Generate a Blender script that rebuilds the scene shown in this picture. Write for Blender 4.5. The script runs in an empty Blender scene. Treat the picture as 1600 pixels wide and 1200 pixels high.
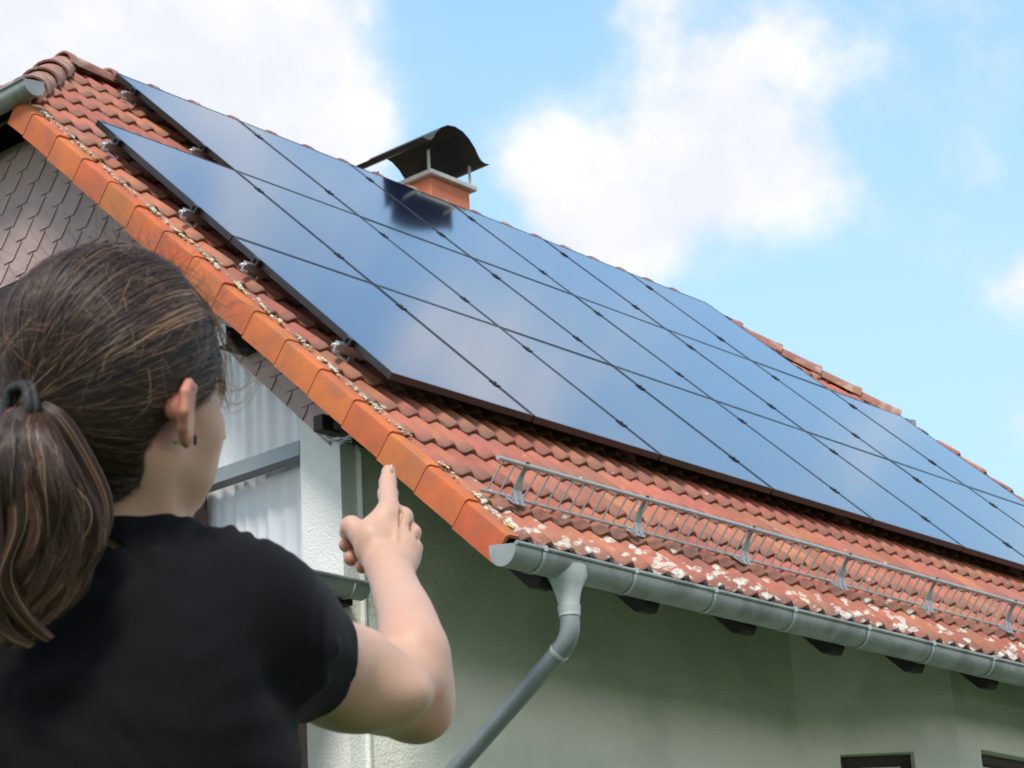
import bpy, bmesh, math, random
import numpy as np
from mathutils import Vector, Matrix
random.seed(7); rng = np.random.default_rng(7)
C = bpy.context.scene
R_ = math.radians
# ---------------------------------------------------------------- camera, sky, sun, exposure
ZG = 4.952
CAM = Vector((-8.1828, -7.7347, -3.9520 + ZG))
YAW, PITCH, ROLL, FPX = 0.8675, 0.3303, -0.0590, 3658.8
P_ = 0.7658                       # roof pitch
def cam_axes():
    f = Vector((math.sin(YAW)*math.cos(PITCH), math.cos(YAW)*math.cos(PITCH), math.sin(PITCH)))
    r = Vector((math.cos(YAW), -math.sin(YAW), 0)); u = r.cross(f)
    return math.cos(ROLL)*r + math.sin(ROLL)*u, -math.sin(ROLL)*r + math.cos(ROLL)*u, f
CR, CU, CF = cam_axes()
cd = bpy.data.cameras.new('camera'); cam = bpy.data.objects.new('camera', cd); C.collection.objects.link(cam)
cam.matrix_world = Matrix(((CR.x, CU.x, -CF.x, CAM.x), (CR.y, CU.y, -CF.y, CAM.y), (CR.z, CU.z, -CF.z, CAM.z), (0, 0, 0, 1)))
cd.sensor_width = 36; cd.lens = FPX/1600*36; cd.clip_end = 3000; cd.clip_start = .1
cd.dof.use_dof = True; cd.dof.focus_distance = 5.0; cd.dof.aperture_fstop = 22
C.camera = cam
C.view_settings.view_transform = 'Standard'; C.view_settings.look = 'None'
C.view_settings.gamma = 1; C.view_settings.exposure = EXPO if 'EXPO' in globals() else 0.82
C.render.resolution_x = 1024; C.render.resolution_y = 768
def px(x, y, d):                  # a point at depth d (metres along the view) seen at photo pixel x, y
    return CAM + CR*((x-800)/FPX*d) + CU*((600-y)/FPX*d) + CF*d
SUN_EL, SUN_AZ = R_(52), R_(238)  # azimuth measured from +Y towards +X
sd = bpy.data.lights.new('sun', 'SUN'); sd.energy = 2.3; sd.angle = R_(14); sd.color = (1, .94, .86)
sun = bpy.data.objects.new('sun', sd); C.collection.objects.link(sun)
tosun = Vector((math.sin(SUN_AZ)*math.cos(SUN_EL), math.cos(SUN_AZ)*math.cos(SUN_EL), math.sin(SUN_EL)))
sun.rotation_euler = tosun.to_track_quat('Z', 'Y').to_euler()
W = bpy.data.worlds.new('World'); C.world = W; W.use_nodes = True
nt = W.node_tree; nt.nodes.clear()
def N(t, nt_, **k):
    n = nt_.nodes.new(t)
    for a, b in k.items(): setattr(n, a, b)
    return n
def mth(nt_, op, a, b=None, c=None, clamp=False):
    n = N('ShaderNodeMath', nt_, operation=op); n.use_clamp = clamp
    for i, v in enumerate((a, b, c)):
        if v is None: continue
        if isinstance(v, (int, float)): n.inputs[i].default_value = v
        else: nt_.links.new(v, n.inputs[i])
    return n.outputs[0]
def build_world():
    L = nt.links.new
    out = N('ShaderNodeOutputWorld', nt); bg = N('ShaderNodeBackground', nt); bg.inputs[1].default_value = 0.11
    L(bg.outputs[0], out.inputs[0])
    sky = N('ShaderNodeTexSky', nt, sky_type='NISHITA'); sky.sun_disc = False
    sky.sun_elevation = SUN_EL; sky.sun_rotation = SUN_AZ; sky.air_density = 1.0; sky.dust_density = 1.2; sky.ozone_density = 1.3
    tc = N('ShaderNodeTexCoord', nt); g = tc.outputs['Generated']
    # the clouds sit at fixed compass directions; edges are broken up by noise
    wn = N('ShaderNodeTexNoise', nt); wn.inputs['Scale'].default_value = 19; wn.inputs['Detail'].default_value = 9; wn.inputs['Roughness'].default_value = .58
    L(g, wn.inputs['Vector'])
    big = N('ShaderNodeTexNoise', nt); big.inputs['Scale'].default_value = 8.5; big.inputs['Detail'].default_value = 6; big.inputs['Roughness'].default_value = .5
    L(g, big.inputs['Vector'])
    acc = None
    blobs = [(0, 60, 300, 1, 1.2), (300, 60, 190, 1, 1.0), (230, 190, 240, 1, .9), (540, 200, 90, 1, .75), (480, 40, 85, 1, .55), (430, 170, 110, 1, .6),
             (850, 262, 90, 1, .85), (985, 335, 120, 1, 1.05), (1130, 235, 100, 1, .8), (1230, 270, 90, 1, .7), (1080, 290, 100, 1, .5), (905, 385, 75, 1, .55),
             (1060, 50, 120, 1, .34), (1230, 60, 150, 1, .34), (1400, 120, 240, 1, .16), (1180, 110, 160, 1, .14), (990, 0, 70, 1, .3), (1500, 10, 120, 1, .34), (1480, 360, 60, 1, .5), (1530, 260, 55, 1, .42), (1600, 440, 65, 1, .75), (1620, 650, 60, 1, .55),
             (1350, 310, 60, 1, .3), (1100, 140, 110, 1, .24)]
    for (bx, by, r, _, amp) in blobs:
        d = (CR*((bx-800)/FPX) + CU*((600-by)/FPX) + CF).normalized()
        v = N('ShaderNodeVectorMath', nt, operation='DOT_PRODUCT'); L(g, v.inputs[0]); v.inputs[1].default_value = d
        rr = r/FPX
        e = mth(nt, 'MULTIPLY', mth(nt, 'SUBTRACT', v.outputs['Value'], 1.0), 2/(rr*rr))
        e = mth(nt, 'MULTIPLY', mth(nt, 'EXPONENT', mth(nt, 'MAXIMUM', e, -60.0)), amp)
        acc = e if acc is None else mth(nt, 'ADD', acc, e)
    acc = mth(nt, 'MINIMUM', acc, 1.25)
    # away from the photographed patch: ordinary broken cloud
    v = N('ShaderNodeVectorMath', nt, operation='DOT_PRODUCT'); L(g, v.inputs[0]); v.inputs[1].default_value = CF
    mr = N('ShaderNodeMapRange', nt, interpolation_type='SMOOTHSTEP'); L(v.outputs['Value'], mr.inputs[0])
    mr.inputs[1].default_value = .93; mr.inputs[2].default_value = .97; mr.inputs[3].default_value = 1; mr.inputs[4].default_value = 0
    gen = mth(nt, 'MULTIPLY', mth(nt, 'MULTIPLY', mth(nt, 'SUBTRACT', big.outputs['Fac'], .36), 3.0), mr.outputs[0])
    cov = mth(nt, 'ADD', acc, gen)
    tot = mth(nt, 'ADD', cov, mth(nt, 'MULTIPLY', mth(nt, 'MULTIPLY', mth(nt, 'SUBTRACT', wn.outputs['Fac'], .5), 2.2), mth(nt, 'MAXIMUM', mth(nt, 'MINIMUM', mth(nt, 'MULTIPLY', cov, 2.0), 1.0), .3)))
    dn = N('ShaderNodeMapRange', nt, interpolation_type='SMOOTHSTEP'); L(tot, dn.inputs[0])
    dn.inputs[1].default_value = .08; dn.inputs[2].default_value = 1.06
    # cloud brightness: slightly greyer in thick parts
    cr = N('ShaderNodeMix', nt, data_type='RGBA')
    L(mth(nt, 'MULTIPLY', mth(nt, 'SUBTRACT', wn.outputs['Fac'], .42), 2.2, clamp=True), cr.inputs[0])
    cr.inputs[6].default_value = (4.55, 4.7, 5.1, 1); cr.inputs[7].default_value = (6.0, 5.95, 5.95, 1)
    # milky blue: humid summer sky
    milk = N('ShaderNodeMix', nt, data_type='RGBA'); milk.inputs[0].default_value = .9
    L(sky.outputs[0], milk.inputs[6]); sz = N('ShaderNodeSeparateXYZ', nt); L(g, sz.inputs[0]); rmp = N('ShaderNodeValToRGB', nt); L(sz.outputs[2], rmp.inputs[0])
    for p_, c_ in ((0.0, (1.0, 1.02, 1.0)), (.11, (.62, .70, .76)), (.2, (.335, .505, .61)), (.34, (.300, .475, .605)), (.5, (.21, .38, .585)), (1.0, (.12, .24, .50))):  # lowest stops raised, below the view, to throw light on the eave wall
        e_ = rmp.color_ramp.elements[0] if p_ == 0 else (rmp.color_ramp.elements[len(rmp.color_ramp.elements)-1] if p_ == 1 else rmp.color_ramp.elements.new(p_)); e_.position = p_; e_.color = (*c_, 1)
    vs_ = N('ShaderNodeVectorMath', nt, operation='SCALE'); L(rmp.outputs[0], vs_.inputs[0]); vs_.inputs['Scale'].default_value = 9.6; L(vs_.outputs[0], milk.inputs[7])
    mx = N('ShaderNodeMix', nt, data_type='RGBA'); L(dn.outputs[0], mx.inputs[0]); L(milk.outputs[2], mx.inputs[6]); L(cr.outputs[2], mx.inputs[7])
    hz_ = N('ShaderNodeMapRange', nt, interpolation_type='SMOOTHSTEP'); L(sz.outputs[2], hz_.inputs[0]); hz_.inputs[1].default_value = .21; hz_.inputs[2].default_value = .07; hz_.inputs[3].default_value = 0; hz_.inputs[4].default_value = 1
    hm = N('ShaderNodeMix', nt, data_type='RGBA'); L(hz_.outputs[0], hm.inputs[0]); L(mx.outputs[2], hm.inputs[6]); hm.inputs[7].default_value = (11.5, 11.5, 11.2, 1)      # low sky brightened out of view, added to light the lower eave wall
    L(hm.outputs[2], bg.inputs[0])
build_world()
# ---------------------------------------------------------------- materials
def mat(name, c1, c2=None, scale=8, rough=.7, bump=0, bscale=40, metal=0, spec=.5, coat=0, island=0, detail=6, stretch=None, c3=None, s3=2, extra=None, sss=0):
    m = bpy.data.materials.new(name); m.use_nodes = True; t = m.node_tree; L = t.links.new
    b = t.nodes['Principled BSDF']; b.inputs['Roughness'].default_value = rough; b.inputs['Metallic'].default_value = metal
    b.inputs['Specular IOR Level'].default_value = spec; b.inputs['Coat Weight'].default_value = coat
    if sss:
        b.inputs['Subsurface Weight'].default_value = sss; b.inputs['Subsurface Radius'].default_value = (1, .35, .2); b.inputs['Subsurface Scale'].default_value = .008
    tc = N('ShaderNodeTexCoord', t); co = tc.outputs['Object']
    if stretch:
        mp = N('ShaderNodeMapping', t); mp.inputs['Scale'].default_value = stretch; L(co, mp.inputs['Vector']); co = mp.outputs[0]
    col = None
    if c2:
        n = N('ShaderNodeTexNoise', t); n.inputs['Scale'].default_value = scale; n.inputs['Detail'].default_value = detail; n.inputs['Roughness'].default_value = .6; L(co, n.inputs['Vector'])
        mr = N('ShaderNodeMapRange', t); L(n.outputs['Fac'], mr.inputs[0]); mr.inputs[1].default_value = .3; mr.inputs[2].default_value = .7
        x = N('ShaderNodeMix', t, data_type='RGBA'); L(mr.outputs[0], x.inputs[0]); x.inputs[6].default_value = (*c1, 1); x.inputs[7].default_value = (*c2, 1); col = x.outputs[2]
        if c3:
            n3 = N('ShaderNodeTexNoise', t); n3.inputs['Scale'].default_value = s3; n3.inputs['Detail'].default_value = 5; L(co, n3.inputs['Vector'])
            m3 = N('ShaderNodeMapRange', t); L(n3.outputs['Fac'], m3.inputs[0]); m3.inputs[1].default_value = .46; m3.inputs[2].default_value = .66
            y = N('ShaderNodeMix', t, data_type='RGBA'); L(m3.outputs[0], y.inputs[0]); L(col, y.inputs[6]); y.inputs[7].default_value = (*c3, 1); col = y.outputs[2]
        if island:
            g = N('ShaderNodeNewGeometry', t); hs = N('ShaderNodeHueSaturation', t); L(col, hs.inputs['Color'])
            L(mth(t, 'ADD', mth(t, 'MULTIPLY', g.outputs['Random Per Island'], island), 1-island/2), hs.inputs['Value'])
            L(mth(t, 'ADD', mth(t, 'MULTIPLY', mth(t, 'FRACT', mth(t, 'MULTIPLY', g.outputs['Random Per Island'], 37.7)), .02), .49), hs.inputs['Hue']); col = hs.outputs[0]
        if extra: col = extra(t, col, tc, b)
        L(col, b.inputs['Base Color'])
    else: b.inputs['Base Color'].default_value = (*c1, 1)
    if bump:
        n = N('ShaderNodeTexNoise', t); n.inputs['Scale'].default_value = bscale; n.inputs['Detail'].default_value = 5; L(tc.outputs['Object'], n.inputs['Vector'])
        bp = N('ShaderNodeBump', t); bp.inputs['Strength'].default_value = bump; bp.inputs['Distance'].default_value = .01; L(n.outputs['Fac'], bp.inputs['Height']); L(bp.outputs[0], b.inputs['Normal'])
    return m
def lichen(amount):
    # pale crusty growth; "amount" in roof coordinates: dense low on the eave course and along the verge
    def f(t, col, tc, b):
        L = t.links.new
        at = N('ShaderNodeAttribute', t, attribute_name='rs')      # roof coordinates x, s
        sp = N('ShaderNodeSeparateXYZ', t); L(at.outputs['Vector'], sp.inputs[0])
        v = N('ShaderNodeTexVoronoi', t, feature='F1'); v.inputs['Scale'].default_value = 16; v.inputs['Randomness'].default_value = 1
        nn = N('ShaderNodeTexNoise', t); nn.inputs['Scale'].default_value = 34; nn.inputs['Detail'].default_value = 5; nn.inputs['Roughness'].default_value = .7
        L(tc.outputs['Object'], nn.inputs['Vector'])
        wv = N('ShaderNodeVectorMath', t, operation='SCALE'); L(nn.outputs['Color'], wv.inputs[0]); wv.inputs['Scale'].default_value = .035
        ad = N('ShaderNodeVectorMath', t, operation='ADD'); L(tc.outputs['Object'], ad.inputs[0]); L(wv.outputs[0], ad.inputs[1]); L(ad.outputs[0], v.inputs['Vector'])
        # density
        e = N('ShaderNodeMapRange', t, interpolation_type='SMOOTHSTEP'); L(sp.outputs[1], e.inputs[0]); e.inputs[1].default_value = -1.02; e.inputs[2].default_value = -1.3; e.inputs[3].default_value = 0; e.inputs[4].default_value = .50
        # fades a little to the right
        e2 = N('ShaderNodeMapRange', t); L(sp.outputs[0], e2.inputs[0]); e2.inputs[1].default_value = 0; e2.inputs[2].default_value = 6; e2.inputs[3].default_value = 1; e2.inputs[4].default_value = .75
        vg = N('ShaderNodeMapRange', t, interpolation_type='SMOOTHSTEP'); L(sp.outputs[0], vg.inputs[0]); vg.inputs[1].default_value = -.02; vg.inputs[2].default_value = -.2; vg.inputs[3].default_value = 0; vg.inputs[4].default_value = .2
        big = N('ShaderNodeTexNoise', t); big.inputs['Scale'].default_value = 2.3; big.inputs['Detail'].default_value = 3; L(tc.outputs['Object'], big.inputs['Vector'])
        dens = mth(t, 'ADD', mth(t, 'ADD', mth(t, 'MULTIPLY', e.outputs[0], e2.outputs[0]), vg.outputs[0]), mth(t, 'MULTIPLY', mth(t, 'SUBTRACT', big.outputs['Fac'], .39), .5))
        dens = mth(t, 'MULTIPLY', dens, amount)
        cell = mth(t, 'FRACT', mth(t, 'MULTIPLY', v.outputs['Color'], 1.0))
        # a spot where this cell's random radius exceeds distance
        sc = N('ShaderNodeSeparateColor', t); L(v.outputs['Color'], sc.inputs[0])
        rad = mth(t, 'MULTIPLY', mth(t, 'MAXIMUM', mth(t, 'SUBTRACT', mth(t, 'ADD', dens, .08), mth(t, 'MULTIPLY', sc.outputs[0], .62)), 0.0), 1.5)
        k = mth(t, 'MULTIPLY', mth(t, 'SUBTRACT', mth(t, 'MINIMUM', rad, .62), mth(t, 'ADD', v.outputs['Distance'], mth(t, 'MULTIPLY', mth(t, 'SUBTRACT', nn.outputs['Fac'], .5), .9))), 12, clamp=True)
        ring = mth(t, 'MULTIPLY', k, mth(t, 'ADD', .5, mth(t, 'MULTIPLY', nn.outputs['Fac'], 1.0), clamp=True)) if False else mth(t, 'MULTIPLY', k, mth(t, 'MULTIPLY', mth(t, 'SUBTRACT', nn.outputs['Fac'], .33), 4.5, clamp=True))
        x = N('ShaderNodeMix', t, data_type='RGBA'); L(ring, x.inputs[0]); L(col, x.inputs[6]); x.inputs[7].default_value = (.54, .52, .45, 1)
        return x.outputs[2]
    return f
def tile_extra(t, col, tc, b):
    L = t.links.new
    # weathered grey-brown band near each tile's lower edge, from the per-vertex "tip" attribute
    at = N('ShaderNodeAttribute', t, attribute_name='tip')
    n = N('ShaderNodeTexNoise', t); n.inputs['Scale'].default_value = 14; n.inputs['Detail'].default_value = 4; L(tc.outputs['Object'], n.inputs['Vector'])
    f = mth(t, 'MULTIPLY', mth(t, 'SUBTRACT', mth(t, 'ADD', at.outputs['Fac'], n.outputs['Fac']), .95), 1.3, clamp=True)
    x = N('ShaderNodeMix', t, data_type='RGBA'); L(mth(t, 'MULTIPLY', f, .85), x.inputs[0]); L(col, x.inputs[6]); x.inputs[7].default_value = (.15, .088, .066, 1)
    return lichen(1.0)(t, x.outputs[2], tc, b)
M = {}
M['tile'] = mat('clay tile', (.43, .15, .085), (.33, .112, .07), 9, .75, .25, 90, island=.34, c3=(.30, .13, .09), s3=3, extra=tile_extra, spec=.3)
M['verge'] = mat('bright verge tile', (.52, .142, .045), (.43, .115, .038), 6, .7, .25, 70, island=.14, c3=(.37, .12, .055), s3=6, spec=.3)
M['ridge'] = mat('weathered ridge tile', (.34, .15, .11), (.25, .12, .10), 12, .85, .4, 70, island=.25, c3=(.42, .30, .22), s3=9, spec=.3)
M['stucco'] = mat('white stucco', (.74, .75, .72), (.66, .67, .64), 3, .9, .6, 75, spec=.2)
M['stucco_shade'] = mat('shaded side stucco', (.80, .80, .73), (.73, .735, .665), 2.2, .9, .7, 75, c3=(.60, .625, .55), s3=1.7, spec=.2)  # copy of the white stucco, its colour adjusted for the shaded eave side
M['slate'] = mat('grey brown cladding shingle', (.39, .285, .265), (.33, .24, .225), 7, .6, .1, 60, island=.16, spec=.4)
M['wood'] = mat('dark brown timber', (.035, .022, .016), (.02, .013, .01), 12, .7, .3, 60, stretch=(1, 6, 6))
M['black'] = mat('black brown boards', (.03, .024, .02), (.018, .015, .013), 6, .85, .2, 60)
M['zinc'] = mat('weathered zinc', (.34, .36, .35), (.26, .28, .275), 5, .48, .12, 40, metal=.25, c3=(.20, .21, .20), s3=7, spec=.5)
M['zincpale'] = mat('pale zinc', (.46, .50, .49), (.38, .42, .41), 6, .45, .08, 60, metal=.3)
M['pipe'] = mat('blue grey pipe', (.24, .27, .28), (.19, .22, .235), 5, .45, .05, 60, metal=.3)
M['galv'] = mat('galvanised steel', (.46, .48, .48), (.36, .38, .38), 30, .42, 0, metal=.5)
M['alu'] = mat('raw aluminium', (.62, .62, .62), (.5, .5, .5), 20, .35, 0, metal=.9)
M['frame'] = mat('black anodised frame', (.022, .020, .020), (.015, .014, .014), 20, .38, 0, metal=.2, coat=.25)
M['render'] = mat('orange chimney render', (.56, .175, .085), (.50, .15, .075), 8, .8, .15, 90)
M['cap'] = mat('grey concrete', (.50, .50, .47), (.40, .40, .37), 12, .8, .2, 60)
M['hood'] = mat('sooty sheet metal', (.05, .043, .036), (.028, .025, .022), 6, .5, 0, metal=.4)
M['curtain'] = mat('white curtain', (.72, .72, .72), (.66, .66, .67), 3, .9, 0)
M['cream'] = mat('cream blind', (.50, .46, .36), (.44, .40, .31), 3, .8, 0)
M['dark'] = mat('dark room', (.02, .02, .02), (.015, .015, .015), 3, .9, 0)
M['grass'] = mat('grass', (.038, .066, .018), (.058, .090, .026), 3, .9, .5, 60, c3=(.03, .08, .015), s3=.6)
M['lich'] = mat('pale lichen', (.55, .54, .45), (.42, .42, .34), 60, .95, .6, 90, c3=(.62, .45, .08), s3=22)
def glassmat(name, base, rough, spec=.5):
    m = bpy.data.materials.new(name); m.use_nodes = True; b = m.node_tree.nodes['Principled BSDF']
    b.inputs['Base Color'].default_value = (*base, 1); b.inputs['Roughness'].default_value = rough; b.inputs['Specular IOR Level'].default_value = spec
    return m
M['pvglass'] = glassmat('dark solar glass', (.006, .014, .040), .11, .6)
b_ = M['pvglass'].node_tree.nodes['Principled BSDF']; b_.inputs['Coat Weight'].default_value = .75; b_.inputs['Coat Roughness'].default_value = .075; b_.inputs['Coat IOR'].default_value = 1.55
def pane_mat():
    m = bpy.data.materials.new('window glass'); m.use_nodes = True; t = m.node_tree; t.nodes.clear()
    o = N('ShaderNodeOutputMaterial', t); tr = N('ShaderNodeBsdfTransparent', t); gl = N('ShaderNodeBsdfGlossy', t); gl.inputs['Roughness'].default_value = .03
    lw = N('ShaderNodeNewGeometry', t); vd = N('ShaderNodeVectorMath', t, operation='DOT_PRODUCT'); t.links.new(lw.outputs['Normal'], vd.inputs[0]); t.links.new(lw.outputs['Incoming'], vd.inputs[1]); ab = mth(t, 'ABSOLUTE', vd.outputs['Value']); fv = mth(t, 'ADD', .05, mth(t, 'MULTIPLY', .8, mth(t, 'POWER', mth(t, 'SUBTRACT', 1.0, ab), 5.0))); mx = N('ShaderNodeMixShader', t)
    t.links.new(fv, mx.inputs[0]); t.links.new(tr.outputs[0], mx.inputs[1]); t.links.new(gl.outputs[0], mx.inputs[2]); t.links.new(mx.outputs[0], o.inputs[0])
    return m
M['pane'] = pane_mat()
# ---------------------------------------------------------------- mesh helpers
class MB:
    def __init__(s): s.v = []; s.f = []; s.attr = {}
    def add(s, vs, fs):
        o = len(s.v); s.v += [tuple(v) for v in vs]; s.f += [tuple(i+o for i in f) for f in fs]; return s
    def box(s, a, b, M4=None):
        x0, y0, z0 = a; x1, y1, z1 = b
        vs = [Vector(p) for p in ((x0,y0,z0),(x1,y0,z0),(x1,y1,z0),(x0,y1,z0),(x0,y0,z1),(x1,y0,z1),(x1,y1,z1),(x0,y1,z1))]
        if M4: vs = [M4(v) for v in vs]
        return s.add(vs, [(0,3,2,1),(4,5,6,7),(0,1,5,4),(1,2,6,5),(2,3,7,6),(3,0,4,7)])
    def prism(s, poly, d):       # closed polygon (3D points) extruded by vector d
        n = len(poly); d = Vector(d); a = [Vector(p) for p in poly]; b = [p+d for p in a]
        return s.add(a+b, [tuple(range(n))[::-1], tuple(range(n, 2*n))] + [(i, (i+1) % n, n+(i+1) % n, n+i) for i in range(n)])
    def tube(s, pts, r, k=10, caps=True):
        pts = [Vector(p) for p in pts]; rs = r if isinstance(r, (list, tuple)) else [r]*len(pts)
        o = []; up = None
        for i, p in enumerate(pts):
            d = (pts[min(i+1, len(pts)-1)] - pts[max(i-1, 0)]).normalized()
            if up is None: up = d.orthogonal().normalized()
            a = (up - d*up.dot(d)).normalized(); up = a; b = d.cross(a)
            o += [p + (a*math.cos(2*math.pi*j/k) + b*math.sin(2*math.pi*j/k))*rs[i] for j in range(k)]
        n = len(pts); fs = [(i*k+j, i*k+(j+1) % k, (i+1)*k+(j+1) % k, (i+1)*k+j) for i in range(n-1) for j in range(k)]
        if caps: fs += [tuple(range(k))[::-1], tuple(range((n-1)*k, n*k))]
        return s.add(o, fs)
    def build(s, name, m, parent=None, smooth=False, bevel=0, label=None, angle=None):
        me = bpy.data.meshes.new(name); me.from_pydata(s.v, [], s.f); me.update()
        bm = bmesh.new(); bm.from_mesh(me); bmesh.ops.recalc_face_normals(bm, faces=bm.faces)
        if bevel: bmesh.ops.bevel(bm, geom=list(bm.edges), offset=bevel, segments=1, affect='EDGES', profile=.5)
        bm.to_mesh(me); bm.free()
        if smooth or angle:
            me.shade_smooth()
            if angle: me.set_sharp_from_angle(angle=R_(angle))
        o = bpy.data.objects.new(name, me); C.collection.objects.link(o); me.materials.append(m)
        if parent: o.parent = parent
        if label: o['label'] = label
        return o
def tag(o, label=None, cat=None, group=None, kind=None):
    for k, v in (('label', label), ('category', cat), ('group', group), ('kind', kind)):
        if v: o[k] = v
    return o
def thing(name, label, cat, loc=(0, 0, 0), group=None):
    o = bpy.data.objects.new(name, None); C.collection.objects.link(o); o.empty_display_size = .2
    return tag(o, label, cat, group)
# ---------------------------------------------------------------- roof frame
nv = Vector((0, -math.sin(P_), math.cos(P_))); sv = Vector((0, math.cos(P_), math.sin(P_)))
OFF = nv*-.17 + Vector((0, 0, ZG))
def rp(x, s, o=0): return OFF + Vector((x, 0, 0)) + sv*s + nv*o
XL, XR, SE, SR, SH = -.25, 9.54, -1.49, 5.12, 3.70
YR = rp(0, SR).y; ZR = rp(0, SR).z                     # ridge line
ZH = rp(0, SH).z; HX = 1.14; HXR = 1.50                           # half hip: eave height and horizontal run
def zroof(y): return rp(0, (y-OFF.y)/sv.y).z
house = thing('house', 'white rendered house under a red clay tile half-hipped roof', 'house')
# ---------------------------------------------------------------- ground
g = MB(); S = 1500; g.add([(-S, -S, 0), (S, -S, 0), (S, S, 0), (-S, S, 0)], [(0, 1, 2, 3)])
tag(g.build('lawn', M['grass']), kind='structure')
# ---------------------------------------------------------------- tile slopes
def wave(t):                       # one roll every 0.15 m
    c = .5+.5*math.cos(2*math.pi*t/.15); return .031*c**2.1
def tile_field(name, x0, ncol, s0, nrow, to_world, clips, label=None, skip=None, parent=None):
    bm = bmesh.new(); lt = bm.verts.layers.float.new('tip'); lr = bm.verts.layers.float_vector.new('rs')
    K = 16; W_ = .30; E_ = .33
    for r in range(nrow):
        for c in range(ncol):
            xa = x0 + c*W_; sa = s0 + r*E_
            if skip and skip(xa+.15, sa+.16): continue
            j = random.uniform(-.004, .004); dz = random.uniform(0, .004); rt = random.uniform(-.004, .004)
            rows = []
            for (ds, h, tip, rnd) in ((.02, -.026, 1, 0), (.002, -.024, 1, 0), (-.004, -.014, 1, 0), (-.003, -.005, 1, 0), (.005, .0, 1, 0), (.03, .001, .95, 0), (.10, -.004, .5, 0), (.2, -.013, .2, 0), (.40, -.034, 0, 0)):
                row = []
                for i in range(K+1):
                    t = i/K*W_; w = wave(t-.075)
                    # side interlock: the right edge laps over the next tile
                    z = .030 + w + h + dz
                    v = bm.verts.new(to_world(xa+t, sa+ds+j+rt*t/W_, z)); v[lt] = tip; v[lr] = (xa+t, sa+ds, 0); row.append(v)
                rows.append(row)
            for a, b in zip(rows, rows[1:]):
                for i in range(K): bm.faces.new((a[i], a[i+1], b[i+1], b[i]))
    for (co, no) in clips:
        bmesh.ops.bisect_plane(bm, geom=bm.verts[:]+bm.edges[:]+bm.faces[:], plane_co=co, plane_no=no, clear_outer=True)
    bmesh.ops.recalc_face_normals(bm, faces=bm.faces)
    me = bpy.data.meshes.new(name); bm.to_mesh(me); bm.free(); me.shade_smooth(); me.set_sharp_from_angle(angle=R_(50))
    o = bpy.data.objects.new(name, me); C.collection.objects.link(o); me.materials.append(M['tile']); o.parent = parent or house
    if label: o['label'] = label
    return o
ZU = Vector((0, 0, 1))
hL0, hL1 = rp(XL, SH), Vector((XL+HX, YR, ZR)); hR0, hR1 = rp(XR, SH), Vector((XR-HXR, YR, ZR))
nL = (hL1-hL0).cross(ZU); nL = nL if nL.dot(Vector((-1, 1, 0))) > 0 else -nL
nR = (hR1-hR0).cross(ZU); nR = nR if nR.dot(Vector((1, 1, 0))) > 0 else -nR
front = tile_field('roof_tiles', -.235, 34, SE+.012, 21, rp, [(hL0, nL), (hR0, nR), (Vector((0, YR, ZR)), (0, 1, 0))], skip=lambda x, s: False)
roof = front
# far slope, mirrored about the ridge
def rpb(x, s, o=0):
    p = rp(x, s, o); return Vector((p.x, 2*YR-p.y, p.z))
def mir(n): return Vector((n.x, -n.y, 0))
def mirp(p): return Vector((p.x, 2*YR-p.y, p.z))
# (kept coarse: it is the hidden side)
b = MB(); b.add([rpb(XL, SE), rpb(XR, SE), rpb(XR, SH), rpb(XR-HXR, SR), rpb(XL+HX, SR), rpb(XL, SH)], [(0, 1, 2, 3, 4, 5)])
b.build('rear_slope', M['tile'], roof)
# the two half hips
def hip(sign, xe, HX):
    sl = math.atan2(ZR-ZH, HX)
    d = Vector((sign*math.cos(sl), 0, math.sin(sl))); n_ = Vector((-sign*math.sin(sl), 0, math.cos(sl)))
    def tw(x, s, o=0): return Vector((xe, YR+x, ZH)) + d*s + n_*(o-.02)
    a0 = Vector((xe, rp(0, SH).y, ZH)); a1 = Vector((xe+sign*HX, YR, ZR))
    n1 = (a1-a0).cross(ZU); n1 = n1 if n1.y < 0 else -n1
    n2 = Vector((n1.x, -n1.y, 0)); a0b = mirp(a0)
    return tile_field('hip_tiles', -1.5, 10, -.03, 7, tw, [(a0, n1), (a0b, n2)], parent=roof)
hip(1, XL, HX); hip(-1, XR, HXR)
# boarding under the tiles
b = MB()
def slab(b, pts, d): b.prism(pts, d)
slab(b, [rp(XL+.03, SE+.05, -.02), rp(XR-.03, SE+.05, -.02), rp(XR-.03, SH, -.02), rp(XR-HXR, SR, -.02), rp(XL+HX, SR, -.02), rp(XL+.03, SH, -.02)], nv*-.03)
slab(b, [mirp(p) for p in (rp(XL+.03, SE+.05, -.02), rp(XR-.03, SE+.05, -.02), rp(XR-.03, SH, -.02), rp(XR-HXR, SR, -.02), rp(XL+HX, SR, -.02), rp(XL+.03, SH, -.02))], Vector((0, -nv.y, nv.z))*-.03)
for xe, sg, hx in ((XL, 1, HX), (XR, -1, HXR)):
    slab(b, [Vector((xe+.02*sg, rp(0, SH).y, ZH-.05)), Vector((xe+.02*sg, 2*YR-rp(0, SH).y, ZH-.05)), Vector((xe+sg*hx, YR, ZR-.05))], (0, 0, -.03))
b.build('roof_boarding', M['black'], house)
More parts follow.
